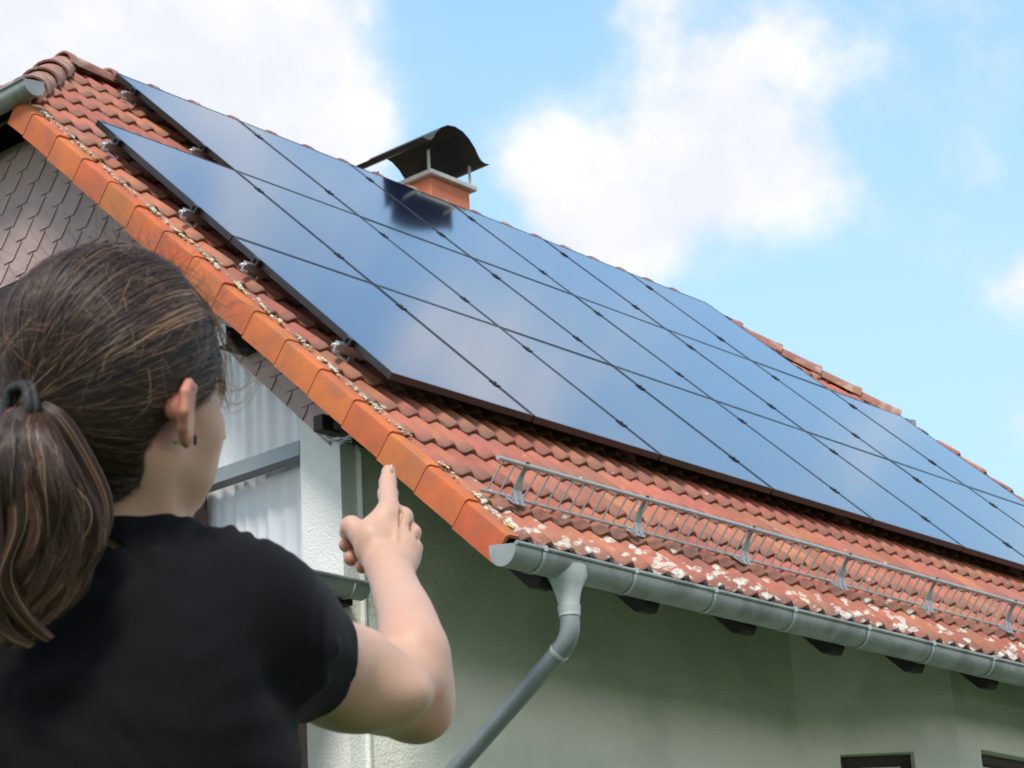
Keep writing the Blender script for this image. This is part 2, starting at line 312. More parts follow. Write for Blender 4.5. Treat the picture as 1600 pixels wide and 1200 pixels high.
# verge tiles: bright flat cheek with a rolled top lapping the field
def verge(x, sgn, rp_, s_a=SE, s_b=SH-.05):
    v = MB()
    s = -1.377-.05; k = 0
    k = 0; s = -1.465
    while s < s_b-.05:
        L_ = .322 if s+.322 < s_b else s_b-s
        j = random.uniform(-.003, .003); w0 = .0; w1 = -.006
        prof = [(-.030, -.122), (-.038, .012), (-.034, .026), (-.020, .034), (.045, .036), (.045, .022), (-.014, .018), (-.018, -.118)]
        # the upper end tucks under the next piece
        a = [rp_(x+sgn*(p+(-.004 if p < 0 else 0)), s-.012, q+j+.006) for p, q in prof]; c = [rp_(x+sgn*p, s+L_-.006, q+j-.004) for p, q in prof]
        n = len(prof); v.add(a+c, [tuple(range(n)), tuple(range(n, 2*n))[::-1]] + [(i, (i+1) % n, n+(i+1) % n, n+i) for i in range(n)])
        s += .3275
    v.build('verge_tiles', M['verge'], roof, angle=40)
verge(XL-.015, 1, rp); verge(XR+.015, -1, rp); verge(XL-.015, 1, rpb); verge(XR+.015, -1, rpb)
# ridge and hip capping: tapered half-round tiles lapping one another
cp = MB()
def capping(a, b_, r=.122, L_=.37, lift=.0):
    a = Vector(a); b_ = Vector(b_); d = (b_-a); n = max(1, int(d.length/L_)); d.normalize(); L2 = (b_-a).length/n
    side = d.cross(ZU).normalized(); up = side.cross(d).normalized()
    for i in range(n):
        p0 = a+d*(i*L2-.03); p1 = a+d*((i+1)*L2+.012); tw = random.uniform(-.02, .02)
        K = 12; vs = []
        for (p, rr, hh) in ((p0, r+.008, lift+.008), (p0+d*.05, r+.007, lift+.007), (p0+d*.056, r+.002, lift+.004), (p1, r-.014, lift-.004)):
            for q in (rr, rr-.016):
                for j in range(K+1):
                    t = -.12+(math.pi+.24)*j/K+tw
                    vs.append(p + side*math.cos(t)*q + up*(math.sin(t)*q*.85+hh-.02))
        m = 2*(K+1); fs = []
        for k in range(3):
            for j in range(K):
                fs.append((k*m+j, k*m+j+1, (k+1)*m+j+1, (k+1)*m+j)); fs.append((k*m+K+1+j, (k+1)*m+K+1+j, (k+1)*m+K+2+j, k*m+K+2+j))
            for e in (0, K): fs.append((k*m+e, (k+1)*m+e, (k+1)*m+K+1+e, k*m+K+1+e))
        for j in range(K):
            fs.append((j, K+1+j, K+2+j, j+1)); fs.append((3*m+j, 3*m+j+1, 3*m+K+2+j, 3*m+K+1+j))
        cp.add(vs, fs)
up2 = Vector((0, 0, .03))
capping(hL0+up2, hL1+up2+Vector((-.03, 0, 0))); capping(hR0+up2, hR1+up2)
capping(mirp(hL0)+up2, mirp(hL1)+up2); capping(mirp(hR0)+up2, mirp(hR1)+up2)
capping(hL1+up2*1.3, hR1+up2*1.3)
cp.build('ridge_tiles', M['ridge'], roof, angle=40)
# lichen crusts along the verge joints
lb = bmesh.new()
for k in range(230):
    s = random.choice([random.uniform(-1.4, 3.7), -1.40+.326*random.randrange(0, 16)+random.uniform(.18, .33)])
    if random.random() < .35 and s > 2.6: continue
    x = XL+.03+random.gauss(.012, .012); r = random.uniform(.004, .013)
    p = rp(x, s, .045+random.uniform(0, .008))
    for _ in range(random.randrange(1, 5)):
        p2 = p + Vector((random.gauss(0, .006), 0, 0)) + sv*random.gauss(0, .012); rr = r*random.uniform(.5, 1.1)
        ret = bmesh.ops.create_icosphere(lb, subdivisions=2, radius=rr, matrix=Matrix.Translation(p2))
        for q in ret['verts']:
            d_ = q.co-p2; d_ -= nv*d_.dot(nv)*.45; q.co = p2 + d_*random.uniform(.7, 1.3)
me = bpy.data.meshes.new('lichen'); lb.to_mesh(me); lb.free(); me.shade_smooth(); me.materials.append(M['lich'])
lo = bpy.data.objects.new('lichen_crust', me); C.collection.objects.link(lo); lo.parent = roof; lo['kind'] = 'stuff'
# ---------------------------------------------------------------- rafters with chamfered tails
for x in [.03]+[.82*i for i in range(1, 12)]:
    rm = MB(); w = .055; zt = lambda y: zroof(y)-.075
    a = [Vector((x-w, y, z)) for y, z in ((-.925, zt(-.925)), (-.925, ZG-1.275), (-.90, ZG-1.312), (-.85, ZG-1.305), (.25, ZG-1.305+1.10*.9616), (.25, zt(.25)))]; rm.prism(a, (2*w, 0, 0)); rm.build('rafter', M['black'], house)
# ---------------------------------------------------------------- walls
XG, Y0 = .05, .44
YB = 2*YR-Y0; XE = XR-.3
w = MB()
def zu(y): return min(zroof(y) if y < YR else zroof(2*YR-y), ZH+.3)-.09      # underside of the roof along the gable
gy = [Y0, .74]
# pillar at the corner (gable side, full height)
w.prism([(XG, Y0, 0), (XG, .735, 0), (XG, .735, zu(.735)-.01), (XG, Y0, zu(Y0)-.01)], (.34, 0, 0))
w.build('corner_pillar', M['stucco'], house)
YP = .735
w = MB(); w.prism([(XG+.004, YP, 0), (XG+.004, YB, 0), (XG+.004, YB, 3.0), (XG+.004, YP, 3.0)], (.3, 0, 0))
w.build('gable_wall', M['stucco'], house)
# upper gable wall behind the shingles (the glazed field is left open)
ZS = ZG+1.47                                     # lower edge of the slate field
def band(y): return zroof(y)-.50
yk = Y0+.15
while band(yk) < ZS: yk += .001                 # where the band meets the level edge
w = MB(); ys = rp(0, SH).y
w.prism([(XG+.05, YP, zu(YP)-.02), (XG+.05, YP, band(YP)+.02), (XG+.05, yk, ZS+.02), (XG+.05, 2*YR-yk, ZS+.02), (XG+.05, YB, band(Y0)+.1), (XG+.05, YB, zu(Y0)-.02), (XG+.05, 2*YR-ys, ZH-.06), (XG+.05, ys, ZH-.06)], (.22, 0, 0))
w.build('gable_backing', M['black'], house)
# shingles: clipped diamonds, each tilted so its lower point laps the course below
from mathutils.geometry import tessellate_polygon
sm = bmesh.new(); CW, CH = .235, .115
for r in range(-18, 40):
    for c in range(-3, 42):
        y = .3+c*CW+(CW/2 if r % 2 else 0); z = ZS-.30+r*CH
        hw, hh, cl = CW/2-.004, .150, .045
        pts = [(-hw, .02), (-hw+.0, -.03), (-cl, -hh+.02), (cl, -hh+.02), (hw, -.03), (hw, .02), (cl, hh), (-cl, hh)]
        if z-.1 > ZH or y < Y0-.1 or y > YB: continue
        f = []; bk = []
        for (a, q) in pts:
            x = XG-.002-(.5-q/.3)*.020
            f.append(sm.verts.new((x, y+a, z+q)))
            bk.append(sm.verts.new((x+.005, y+a, z+q)))
        sm.faces.new(f); sm.faces.new(bk[::-1]); n = len(f)
        for i in range(n): sm.faces.new((f[i], f[(i+1) % n], bk[(i+1) % n], bk[i]))
def cut(bm, co, no):
    bmesh.ops.bisect_plane(bm, geom=bm.verts[:]+bm.edges[:]+bm.faces[:], plane_co=co, plane_no=no, clear_outer=True)
slp = math.tan(P_)
sm2 = sm.copy()
cut(sm, Vector((0, Y0+.06, 0)), Vector((0, -1, 0)))
cut(sm, Vector((0, OFF.y, zroof(OFF.y)-.07)), Vector((0, -slp, 1))); cut(sm, Vector((0, 0, ZH-.05)), Vector((0, 0, 1)))
cut(sm, Vector((0, 2*YR-OFF.y, zroof(OFF.y)-.07)), Vector((0, slp, 1)))
sma = sm.copy(); cut(sma, Vector((0, 0, ZS)), Vector((0, 0, -1)))
smb = sm.copy(); cut(smb, Vector((0, 0, ZS)), Vector((0, 0, 1))); cut(smb, Vector((0, OFF.y, band(OFF.y))), Vector((0, slp, -1))); cut(smb, Vector((0, YR, 0)), Vector((0, 1, 0)))
me = bpy.data.meshes.new('cladding'); smc = smb.copy()
for q in smc.verts: q.co.y = 2*YR-q.co.y
sma.to_mesh(me)
b2 = bmesh.new(); b2.from_mesh(me); m2 = bpy.data.meshes.new('t'); smb.to_mesh(m2); b2.from_mesh(m2); m3_ = bpy.data.meshes.new('t2'); smc.to_mesh(m3_); b2.from_mesh(m3_); smc.free(); bmesh.ops.recalc_face_normals(b2, faces=b2.faces); b2.to_mesh(me); me.materials.append(M['slate'])
for x_ in (sm, sm2, sma, smb, b2): x_.free()
so = bpy.data.objects.new('shingle_cladding', me); C.collection.objects.link(so); so.parent = house
# glazing under the band: curtain behind glass, transom, brown post
def wall_window(name, quad_y, z0, z1): pass
gl = MB(); yl = 2.55
gz = [(XG+.07, YP, ZG-1.9), (XG+.07, yl, ZG-1.9), (XG+.07, yl, ZS), (XG+.07, yk, ZS), (XG+.07, YP, band(YP)+.03)]
fr = MB()
fr.box((XG-.005, YP, ZG-.245), (XG+.09, yl, ZG-.165))           # transom
win = fr.build('gable_window', M['pipe'], house, label='tall glazing with a grey transom under the sloping shingle band')
glp = MB(); glp.prism(gz, (.005, 0, 0)); glp.build('pane', M['pane'], win)
po = MB(); po.box((XG-.01, 1.56, ZG-1.9), (XG+.085, 1.74, ZG-.247)); po.build('post', M['wood'], win)
cu = MB(); vs = []; NC = 260
ya, yb = YP+.005, 1.555
for i in range(NC+1):
    y = ya + (yl-ya)*i/NC; ph = (y-ya)
    x = XG+.15+.009*math.sin(ph*64+1.4*math.sin(ph*11))+.006*math.sin(ph*27+1)
    vs += [(x, y, ZG-1.9), (x, y, min(ZS, band(y)+.08))]
cu.add(vs, [(2*i, 2*i+2, 2*i+3, 2*i+1) for i in range(NC)]); cu.build('curtain', M['curtain'], win, smooth=True)
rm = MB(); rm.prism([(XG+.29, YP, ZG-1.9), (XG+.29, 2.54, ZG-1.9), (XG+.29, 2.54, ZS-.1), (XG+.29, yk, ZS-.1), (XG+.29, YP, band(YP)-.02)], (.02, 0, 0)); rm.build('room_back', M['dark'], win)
rm = MB(); rm.box((XG-.02, yl+.002, ZG-1.9), (XG+.002, 2*YR-yl, ZS-.012)); rm.build('loggia_shade_board', M['wood'], house)  # dark board standing in for the shade of the open loggia
# eave wall, stepping 4 cm forward of the pillar, then the 45 degree bay
INX, OUTX, OUTY = 3.97, 4.70, -.29
ZT = ZG-.62
w = MB()
ztop = zu(Y0)-.02
w.prism([(.165, Y0-.035, 0), (INX, Y0-.035, 0), (INX, Y0-.035, ztop), (.165, Y0-.035, ztop)], (0, .3, 0)); w.build('eave_wall', M['stucco_shade'], house)
def bayface(p, q, ztop, name, holes, m):
    # a wall with rectangular holes (t0,t1,z0,z1) along p->q
    p = Vector(p); q = Vector(q); d = (q-p).normalized(); L_ = (q-p).length; inn = Vector((-d.y, d.x, 0))
    w = MB(); ts = sorted({0, L_} | {t for h in holes for t in h[:2]}); zs = sorted({0, ztop} | {z for h in holes for z in h[2:]})
    for i in range(len(ts)-1):
        for j in range(len(zs)-1):
            tm, zm = (ts[i]+ts[i+1])/2, (zs[j]+zs[j+1])/2
            if any(h[0] < tm < h[1] and h[2] < zm < h[3] for h in holes): continue
            for off, fl in ((0, 0), (.22, 1)):
                vs = [p+d*t+inn*off+ZU*z for t, z in ((ts[i], zs[j]), (ts[i+1], zs[j]), (ts[i+1], zs[j+1]), (ts[i], zs[j+1]))]
                w.add(vs, [(0, 1, 2, 3)])
    for (t0, t1, z0, z1) in holes:
        c = [(t0, z0), (t1, z0), (t1, z1), (t0, z1)]
        for a, b_ in zip(c, c[1:]+c[:1]):
            w.add([p+d*a[0]+ZU*a[1], p+d*b_[0]+ZU*b_[1], p+d*b_[0]+inn*.22+ZU*b_[1], p+d*a[0]+inn*.22+ZU*a[1]], [(0, 1, 2, 3)])
    o = w.build(name, m, house)
    for (t0, t1, z0, z1) in holes:
        F = lambda v_: p+d*v_.x+inn*v_.y+ZU*v_.z
        f = MB(); e = .055
        f.box((t0+.002, .09, z0), (t0+e, .15, z1-.002), F); f.box((t1-e, .09, z0), (t1-.002, .15, z1-.002), F); f.box((t0+e, .09, z1-e-.01), (t1-e, .15, z1-.002), F); f.box((t0+e, .09, z0), (t1-e, .15, z0+e), F)
        fo = f.build('window', M['wood'], house, bevel=.003)
        g = MB(); g.box((t0+e, .116, z0+e), (t1-e, .120, z1-e-.01), F); g.build('pane', M['pane'], fo)
        g = MB(); g.box((t0+e, .17, z1-.30), (t1-e, .18, z1-.01), F); g.box((t0+e+.02, .185, z0+.02), (t1-e-.02, .19, z1-.28), F); g.build('blind', M['cream'], fo)
    return o
DL = math.hypot(OUTX-INX, OUTY-Y0)
zb = zroof(OUTY)-.10
# inner corner point sits on the eave wall's face
bayface((INX, Y0-.0349, 0), (OUTX, OUTY, 0), zb, 'bay_wall', [(.25, .72, 1.6, ZG-1.52)], M['stucco_shade'])
bayface((OUTX, OUTY, 0), (XE, OUTY, 0), zb, 'bay_wall', [(.27, 1.5, 1.6, ZG-1.49), (3.2, 4.4, 1.6, ZG-1.49)], M['stucco_shade'])
w = MB(); w.prism([(XE-.2, OUTY+.01, 0), (XE-.2, YB, 0), (XE-.2, YB, zu(Y0)-.02), (XE-.2, 2*YR-ys, ZH-.06), (XE-.2, ys, ZH-.06), (XE-.2, OUTY+.01, zb-.02)], (.2, 0, 0)); w.build('far_gable_wall', M['stucco'], house)
w = MB(); w.box((XG+.35, YB-.3, 0), (XE-.21, YB-.001, zu(Y0)-.02)); w.build('rear_wall', M['stucco'], house)
# purlin ends and the small wall plate block with loose wire
b = MB(); b.box((-.195, 1.03, ZG+.41), (XG+.05, 1.13, ZG+.51)); pe = b.build('purlin_end', M['black'], house, bevel=.003)
b = MB(); b.box((-.20, 1.02, ZG+.40), (-.1955, 1.14, ZG+.52)); b.build('end_plate', M['zincpale'], pe)
b = MB(); b.box((-.10, .41, ZG-.215), (XG+.02, .48, ZG-.13)); b.build('purlin_end', M['wood'], house, bevel=.004, label='small rusty brown purlin end')
b = MB(); b.box((.0, .14, ZG-.27), (.30, .40, ZG-.10)); b.box((-.06, .2, ZG-.22), (.02, .38, ZG-.02))
b.build('eaves_box', M['black'], house, bevel=.01)
b = MB()
for k in range(5):
    pts = [Vector((-.08+random.uniform(-.03, .03), .42-.30*t, ZG-.25-.05*math.sin(t*3.1)*(1+.4*k/5)+random.uniform(-.008, .008))) for t in [i/9 for i in range(10)]]
    b.tube(pts, .0035, 6)
b.tube([(.10, Y0-.07, ZG-.27), (.14, Y0-.06, ZG-.30), (.152, Y0-.05, ZG-.4), (.155, Y0-.045, ZG-1.5), (.155, Y0-.045, .2)], .006, 8)
b.build('cable', M['zincpale'], house)
# ---------------------------------------------------------------- gutter, brackets, outlet, downpipe
GY, GZ, GR = -1.0, ZG-1.206, .080
def gutter(mb, x0, x1, gy, gz, r, horiz=True, ends=True, th=.004, ax='X'):
    K = 18
    prof = [(-r*math.cos(math.pi*i/K), -r*math.sin(math.pi*i/K)) for i in range(K+1)]
    prof = [(-r-.0, .012)] + prof[0:] + [(r, .035)]
    inner = [(a*(r-th)/r, b_+(th if b_ < 0 else 0)) for a, b_ in prof]
    loop = prof+inner[::-1]
    mk = (lambda t, a, z: Vector((t, gy+a, gz+z))) if ax == 'X' else (lambda t, a, z: Vector((gy+a, t, gz+z)))
    mb.prism([mk(x0, a, z) for a, z in loop], (x1-x0, 0, 0) if ax == 'X' else (0, x1-x0, 0))
    mb.tube([mk(x0, -r-.004, .014), mk(x1, -r-.004, .014)], .0105, 10)       # rolled bead
    if ends:
        for t in (x0-.002, x1+.002):
            c = [mk(t, a, z) for a, z in prof]; mb.add(c, [tuple(range(len(c)))])
g = MB(); gutter(g, XL-.125, 10.1, GY, GZ, GR); gt = g.build('gutter', M['zinc'], house, angle=35, label='long grey zinc eaves gutter')
for x in (-.19, .48, 1.12, 1.81, 2.51, 3.17, 3.83, 4.5, 5.2, 5.9, 6.6, 7.3):
    st = MB(); K = 16; r0 = GR+.001
    for i in range(K):
        pass
    outer = [(-(GR+.0045)*math.cos(math.pi*i/K), -(GR+.0045)*math.sin(math.pi*i/K)) for i in range(K+1)]; inn = [(a*.99, c*.99) for a, c in outer]
    st.prism([Vector((x, GY+a, GZ+c)) for a, c in outer+inn[::-1]], (.022, 0, 0)); st.box((x, GY-GR-.017, GZ+.002), (x+.022, GY-GR+.01, GZ+.028))
    st.build('bracket', M['zincpale'], gt, label=None)
o_ = MB(); OX = .075+.0
# oval funnel blending into the pipe
secs = [(GZ-.012, .128, GR+.006), (GZ-.06, .112, GR+.003), (GZ-.10, .082, .070), (GZ-.14, .062, .060), (GZ-.17, .054, .054), (GZ-.20, .050, .050), (GZ-.203, .056, .056), (GZ-.215, .054, .054), (GZ-.25, .050, .050)]
K = 28; vs = []
for z, a, c in secs: vs += [(OX+a*math.cos(2*math.pi*i/K), GY+c*math.sin(2*math.pi*i/K), z) for i in range(K)]
o_.add(vs, [(s*K+i, s*K+(i+1) % K, (s+1)*K+(i+1) % K, (s+1)*K+i) for s in range(len(secs)-1) for i in range(K)])
o_.build('gutter_outlet', M['zincpale'], gt, angle=50)
pp = []
top = Vector((OX, GY, GZ-.22)); bend = Vector((OX, GY, GZ-.355)); dd = (Vector((.069, -.216, ZG-2.042))-Vector((.069, -.924, ZG-1.585))).normalized()
pp = [top, Vector((OX, GY, GZ-.24))]
for i in range(9):
    t = i/8; a = bend+ZU*.085*(1-t) ; c = bend+dd*.085*t; pp.append(a.lerp(c, t))
endw = bend+dd*((Y0-.09-GY)/dd.y)
pp += [bend+dd*.095, bend+dd*.10]
d1 = MB(); d1.tube(pp, .047, 24)
pipe = d1.build('downpipe', M['pipe'], house, angle=40, label='blue grey downpipe slanting back to the wall')
d2 = MB(); d2.tube([bend+dd*.085, bend+dd*.092, bend+dd*.105], [.051, .0515, .049], 24); d2.build('sleeve', M['zincpale'], pipe, angle=40); d2 = MB(); d2.tube([Vector((OX, GY, GZ-.235)), Vector((OX, GY, GZ-.25)), Vector((OX, GY, GZ-.252))], [.0515, .0515, .049], 24); d2.build('sleeve', M['zincpale'], pipe, angle=40)
d3 = MB(); q = [bend+dd*.09, endw-dd*.07]
for i in range(7):
    t = i/6; q.append((endw-dd*.07*(1-t)).lerp(endw-ZU*.07*t, t))
q.append(Vector((endw.x, endw.y, .1))); d3.tube(q, .0455, 24); d3.build('lower_pipe', M['pipe'], pipe, angle=40)
# gutters of the two half hips
hy0, hy1 = rp(0, SH).y-.30, 2*YR-rp(0, SH).y+.1
hg = MB(); gutter(hg, rp(0, SH).y-.24, hy1, XL-.07, ZH+.02, .075, ax='Y'); hg.build('hip_gutter', M['zinc'], house, angle=35)
hg = MB(); gutter(hg, rp(0, SH).y-.10, hy1, XR+.16, ZH+.0, .07, ax='Y'); hg.build('hip_gutter', M['zinc'], house, angle=35)
# ---------------------------------------------------------------- annex canopy with its own gutter below the gable window
an = thing('porch_canopy', 'low flat porch canopy with brown timber posts beside the white corner pillar', 'canopy')
c = MB(); c.box((-2.6, .38, ZG-1.13), (XG-.004, 2.9, ZG-1.05)); c.build('roof_slab', M['wood'], an)
c = MB(); gutter(c, -2.62, .03, .30, ZG-1.062, .062); cg = c.build('gutter', M['zinc'], an, angle=35)
c = MB(); c.tube([(-.08, .30+.0665*math.cos(t), ZG-1.062-.0665*math.sin(t)) for t in [i*math.pi/10 for i in range(11)]], .005, 6); c.build('bracket', M['zincpale'], cg)
c = MB(); c.box((-2.6, .40, ZG-1.26), (-.16, .52, ZG-1.135)); c.build('beam', M['wood'], an)
for x in (-.42, -2.5):
    c = MB(); c.box((x, .40, 0), (x+.14, .54, ZG-1.262)); c.build('post', M['wood'], an)
c = MB(); c.add([(-.24, .42, ZG-1.048), (-.02, .42, ZG-1.048), (-.02, .42, ZG-.985), ], [(0, 1, 2)]); c.tube([(-.24, .42, ZG-1.045), (-.02, .42, ZG-.985), (-.02, .42, ZG-1.045)], .004, 6); c.build('edge_flashing', M['zincpale'], an)
# ---------------------------------------------------------------- chimney with an omega shaped hood
ch = MB(); ZC = ZG+3.80
ch.box((4.60, 3.83, zroof(3.83)-.2), (5.06, 4.42, ZC-.045)); chim = ch.build('chimney', M['render'], house, bevel=.004)
ch = MB(); ch.box((4.55, 3.78, ZC-.043), (5.11, 4.47, ZC)); ch.build('chimney_cap', M['cap'], chim, bevel=.006)
prof = [(4.37, 3.985), (4.43, 3.98), (4.47, 3.99), (4.50, 4.02), (4.54, 4.08), (4.60, 4.14), (4.68, 4.185), (4.77, 4.20), (4.86, 4.185), (4.94, 4.14), (5.00, 4.08), (5.04, 4.02), (5.07, 3.99), (5.11, 3.978), (5.17, 3.985)]
sm_ = []
for i in range(len(prof)-1):
    for t in (0, .5): sm_.append((prof[i][0]*(1-t)+prof[i+1][0]*t, prof[i][1]*(1-t)+prof[i+1][1]*t))
sm_.append(prof[-1])
ch = MB(); ch.prism([(a, 3.69, ZG+z) for a, z in sm_]+[(a, 3.69, ZG+z-.004) for a, z in sm_[::-1]], (0, .80, 0)); ch.build('chimney_hood', M['hood'], chim, angle=40)
for x in (4.585, 5.075):
    for y in (3.83, 4.40):
        ch = MB(); ch.box((x-.003, y-.013, ZC), (x+.003, y+.013, ZG+3.985)); ch.build('hood_strap', M['cap'], chim)
# ---------------------------------------------------------------- solar modules, rails, clamps
w_, h_, po_ = 1.12, 1.6335, .17
MG = .0085
def module(name):
    root = thing('solar_panel', 'x', 'solar panel', group='black framed solar panels on the red tile roof')
    f = MB(); X0, X1, S0, S1 = MG, w_-MG, .006, h_-.006; T = .038; e = .012
    F = lambda v_: Vector((v_.x, 0, 0))+sv*v_.y+nv*v_.z
    f.box((X0, S0, -T), (X1, S0+e, 0), F); f.box((X0, S1-e, -T), (X1, S1, 0), F); f.box((X0, S0+e, -T), (X0+e, S1-e, 0), F); f.box((X1-e, S0+e, -T), (X1, S1-e, 0), F)
    f.build('frame', M['frame'], root)
    g = MB(); g.box((X0+e, S0+e, -.008), (X1-e, S1-e, -.0018), F); g.build('glass', M['pvglass'], root)
    g = MB(); g.box((X0+e+.001, S0+e+.001, -.014), (X1-e-.001, S1-e-.001, -.0085), F); g.build('back_sheet', M['frame'], root)
    return root
mod = module('solar_panel'); first = True
def ordw(i): return ['first', 'second', 'third', 'fourth', 'fifth', 'sixth', 'seventh', 'eighth'][i]
def copy_tree(o, parent=None):
    c = o.copy(); C.collection.objects.link(c)
    if parent: c.parent = parent
    for k in o.children: copy_tree(k, c)
    return c
rown = {0: 'bottom', 1: 'middle', 2: 'top'}
for v_, k0, k1 in ((0, 0, 8), (1, 0, 8), (2, 1, 7)):
    for k in range(k0, k1):
        if first: r_ = mod; first = False
        else: r_ = copy_tree(mod)
        r_.location = Vector((k*w_, 0, ZG)) + sv*(v_*h_)
        r_.rotation_euler = (random.uniform(-.0012, .0012), random.uniform(-.0012, .0012), 0)
        i = k-k0; n_ = k1-k0
        ex = ''
        if v_ == 2 and k in (3, 4): ex = ', below the chimney'
        if v_ == 0 and k == 0: ex = ', nearest the bare gable tiles'
        r_['label'] = f'solar panel, {ordw(i)} from the left in the {rown[v_]} row' + ex
rails = []
clampm = None
for v_, k0, k1 in ((0, 0, 8), (1, 0, 8), (2, 1, 7)):
    for q_, fr_ in enumerate((.235, .815)):
        s_ = (v_+fr_)*h_
        root = thing('mounting_rail', f'aluminium mounting rail under the {"lower" if q_ == 0 else "upper"} part of the {rown[v_]} solar panel row', 'mounting rail', group='aluminium rails under the solar panels')
        root.location = Vector((k0*w_, 0, ZG))+sv*s_
        L_ = (k1-k0)*w_
        F = lambda v2: Vector((v2.x, 0, 0))+sv*v2.y+nv*v2.z
        r = MB(); r.box((-.075, -.018, -.080), (L_+.07, .018, -.0385), F); r.box((-.075, -.010, -.092), (L_+.07, .010, -.0802), F); r.build('rail', M['alu'], root)
        for k in range(k1-k0+1):
            cl = MB()
            if k in (0, k1-k0):
                x = -.012 if k == 0 else L_+.012
                cl.box((x-.011, -.03, -.0383), (x+.011, .03, .004), F); cl.tube([F(Vector((x-.018, 0, -.03))), F(Vector((x-.018, 0, -.005)))], .006, 8)
            else:
                x = k*w_; cl.box((x-.017, -.035, .001), (x+.017, .035, .0055), F); cl.box((x-.0095, -.032, -.038), (x+.0095, .032, .0008), F); cl.tube([F(Vector((x, 0, .0056))), F(Vector((x, 0, .010)))], .007, 8)
            cl.build('clamp', M['frame'], root)
        for k in range(k1-k0):
            hk = MB(); x = .04+k*w_
            hk.box((x, -.012, -.128), (x+.035, -.004, -.0925), F); hk.box((x, -.012, -.138), (x+.035, .12, -.1285), F); hk.build('roof_hook', M['alu'], root)
        eb = MB(); eb.box((-.09, -.022, -.09), (-.0755, -.006, -.05), F); eb.tube([F(Vector((-.09, .012, -.065))), F(Vector((-.06, .012, -.065)))], .010, 8); eb.tube([F(Vector((-.095, -.03, -.085))), F(Vector((-.06, -.03, -.085)))], .008, 8); eb.build('end_bolt', M['alu'], root)
# ---------------------------------------------------------------- snow guard
sg = thing('snow_guard', 'grey galvanised steel snow guard grille along the roof above the gutter', 'snow guard')
x0, x1 = -.13, 9.7; sB = -1.035
g = MB(); g.tube([rp(x0-.0, sB, .235), rp(x1, sB, .235)], .011, 10); g.build('top_rail', M['galv'], sg, angle=40)
g = MB(); g.tube([rp(x0+.0, sB, .055), rp(x1, sB, .055)], .0085, 8); g.build('bottom_rail', M['galv'], sg, angle=40)
x = x0+.05; nb_ = 0; rest = MB()
while x < x1:
    g = MB() if nb_ < 100 else rest
    g.tube([rp(x, sB+.004, .230), rp(x, sB+.004, .058)], .0052, 6, caps=False)
    if nb_ < 100: g.build('bar', M['galv'], sg, angle=40)
    x += .0865; nb_ += 1
rest.build('far_bars', M['galv'], sg, angle=40)['kind'] = 'stuff'
for k in range(12):
    x = .075+.93*k; g = MB()
    for dx in (-.018, .018):
        q = [rp(x, sB, .255), rp(x+dx*.3, sB-.006, .18), rp(x+dx, sB-.03, .11), rp(x+dx*1.2, sB-.07, .075), rp(x+dx*1.25, sB-.095, .066), rp(x+dx*1.3, sB-.075, .060), rp(x+dx*1.3, sB+.03, .055)]
        for a, c_ in zip(q, q[1:]):
            d_ = (c_-a).normalized(); sd_ = Vector((1, 0, 0)); th = d_.cross(sd_).normalized()*.002; wv_ = sd_*.0135
            g.add([a-wv_-th, a+wv_-th, a+wv_+th, a-wv_+th, c_-wv_-th, c_+wv_-th, c_+wv_+th, c_-wv_+th], [(0,1,2,3),(4,5,6,7),(0,1,5,4),(1,2,6,5),(2,3,7,6),(3,0,4,7)])
    g.build('bracket', M['galv'], sg)
# ================================================================ the person
# a small signed-distance modeller: smooth unions of tapered capsules and ellipsoids, turned into one surface
def V(*a): return np.array(a, float)
def lp(x, y, d): return V((x-800)/FPX*d, (600-y)/FPX*d, d)          # photo direction + real distance -> metres right, up, away
UPW = V(CR.z, CU.z, CF.z)                                           # world up in that frame
AX = np.array([list(CR), list(CU), list(CF)])
def to_world(P): return np.asarray(P) @ AX + np.array(list(CAM))
def smin(a, b, k):
    if k <= 0: return np.minimum(a, b)
    h = np.clip(.5+.5*(b-a)/k, 0, 1); return b*(1-h)+a*h-k*h*(1-h)
def d_cap(P, a, b, r1, r2):
    ba = b-a; L2 = max(ba@ba, 1e-12); t = np.clip(((P-a)@ba)/L2, 0, 1)
    return np.linalg.norm(P-a-t[..., None]*ba, axis=-1)-(r1+(r2-r1)*t)
def d_ell(P, c, r, B):
    q = (P-c)@B.T; k0 = np.linalg.norm(q/r, axis=-1); k1 = np.linalg.norm(q/(r*r), axis=-1)
    return k0*(k0-1)/np.maximum(k1, 1e-9)
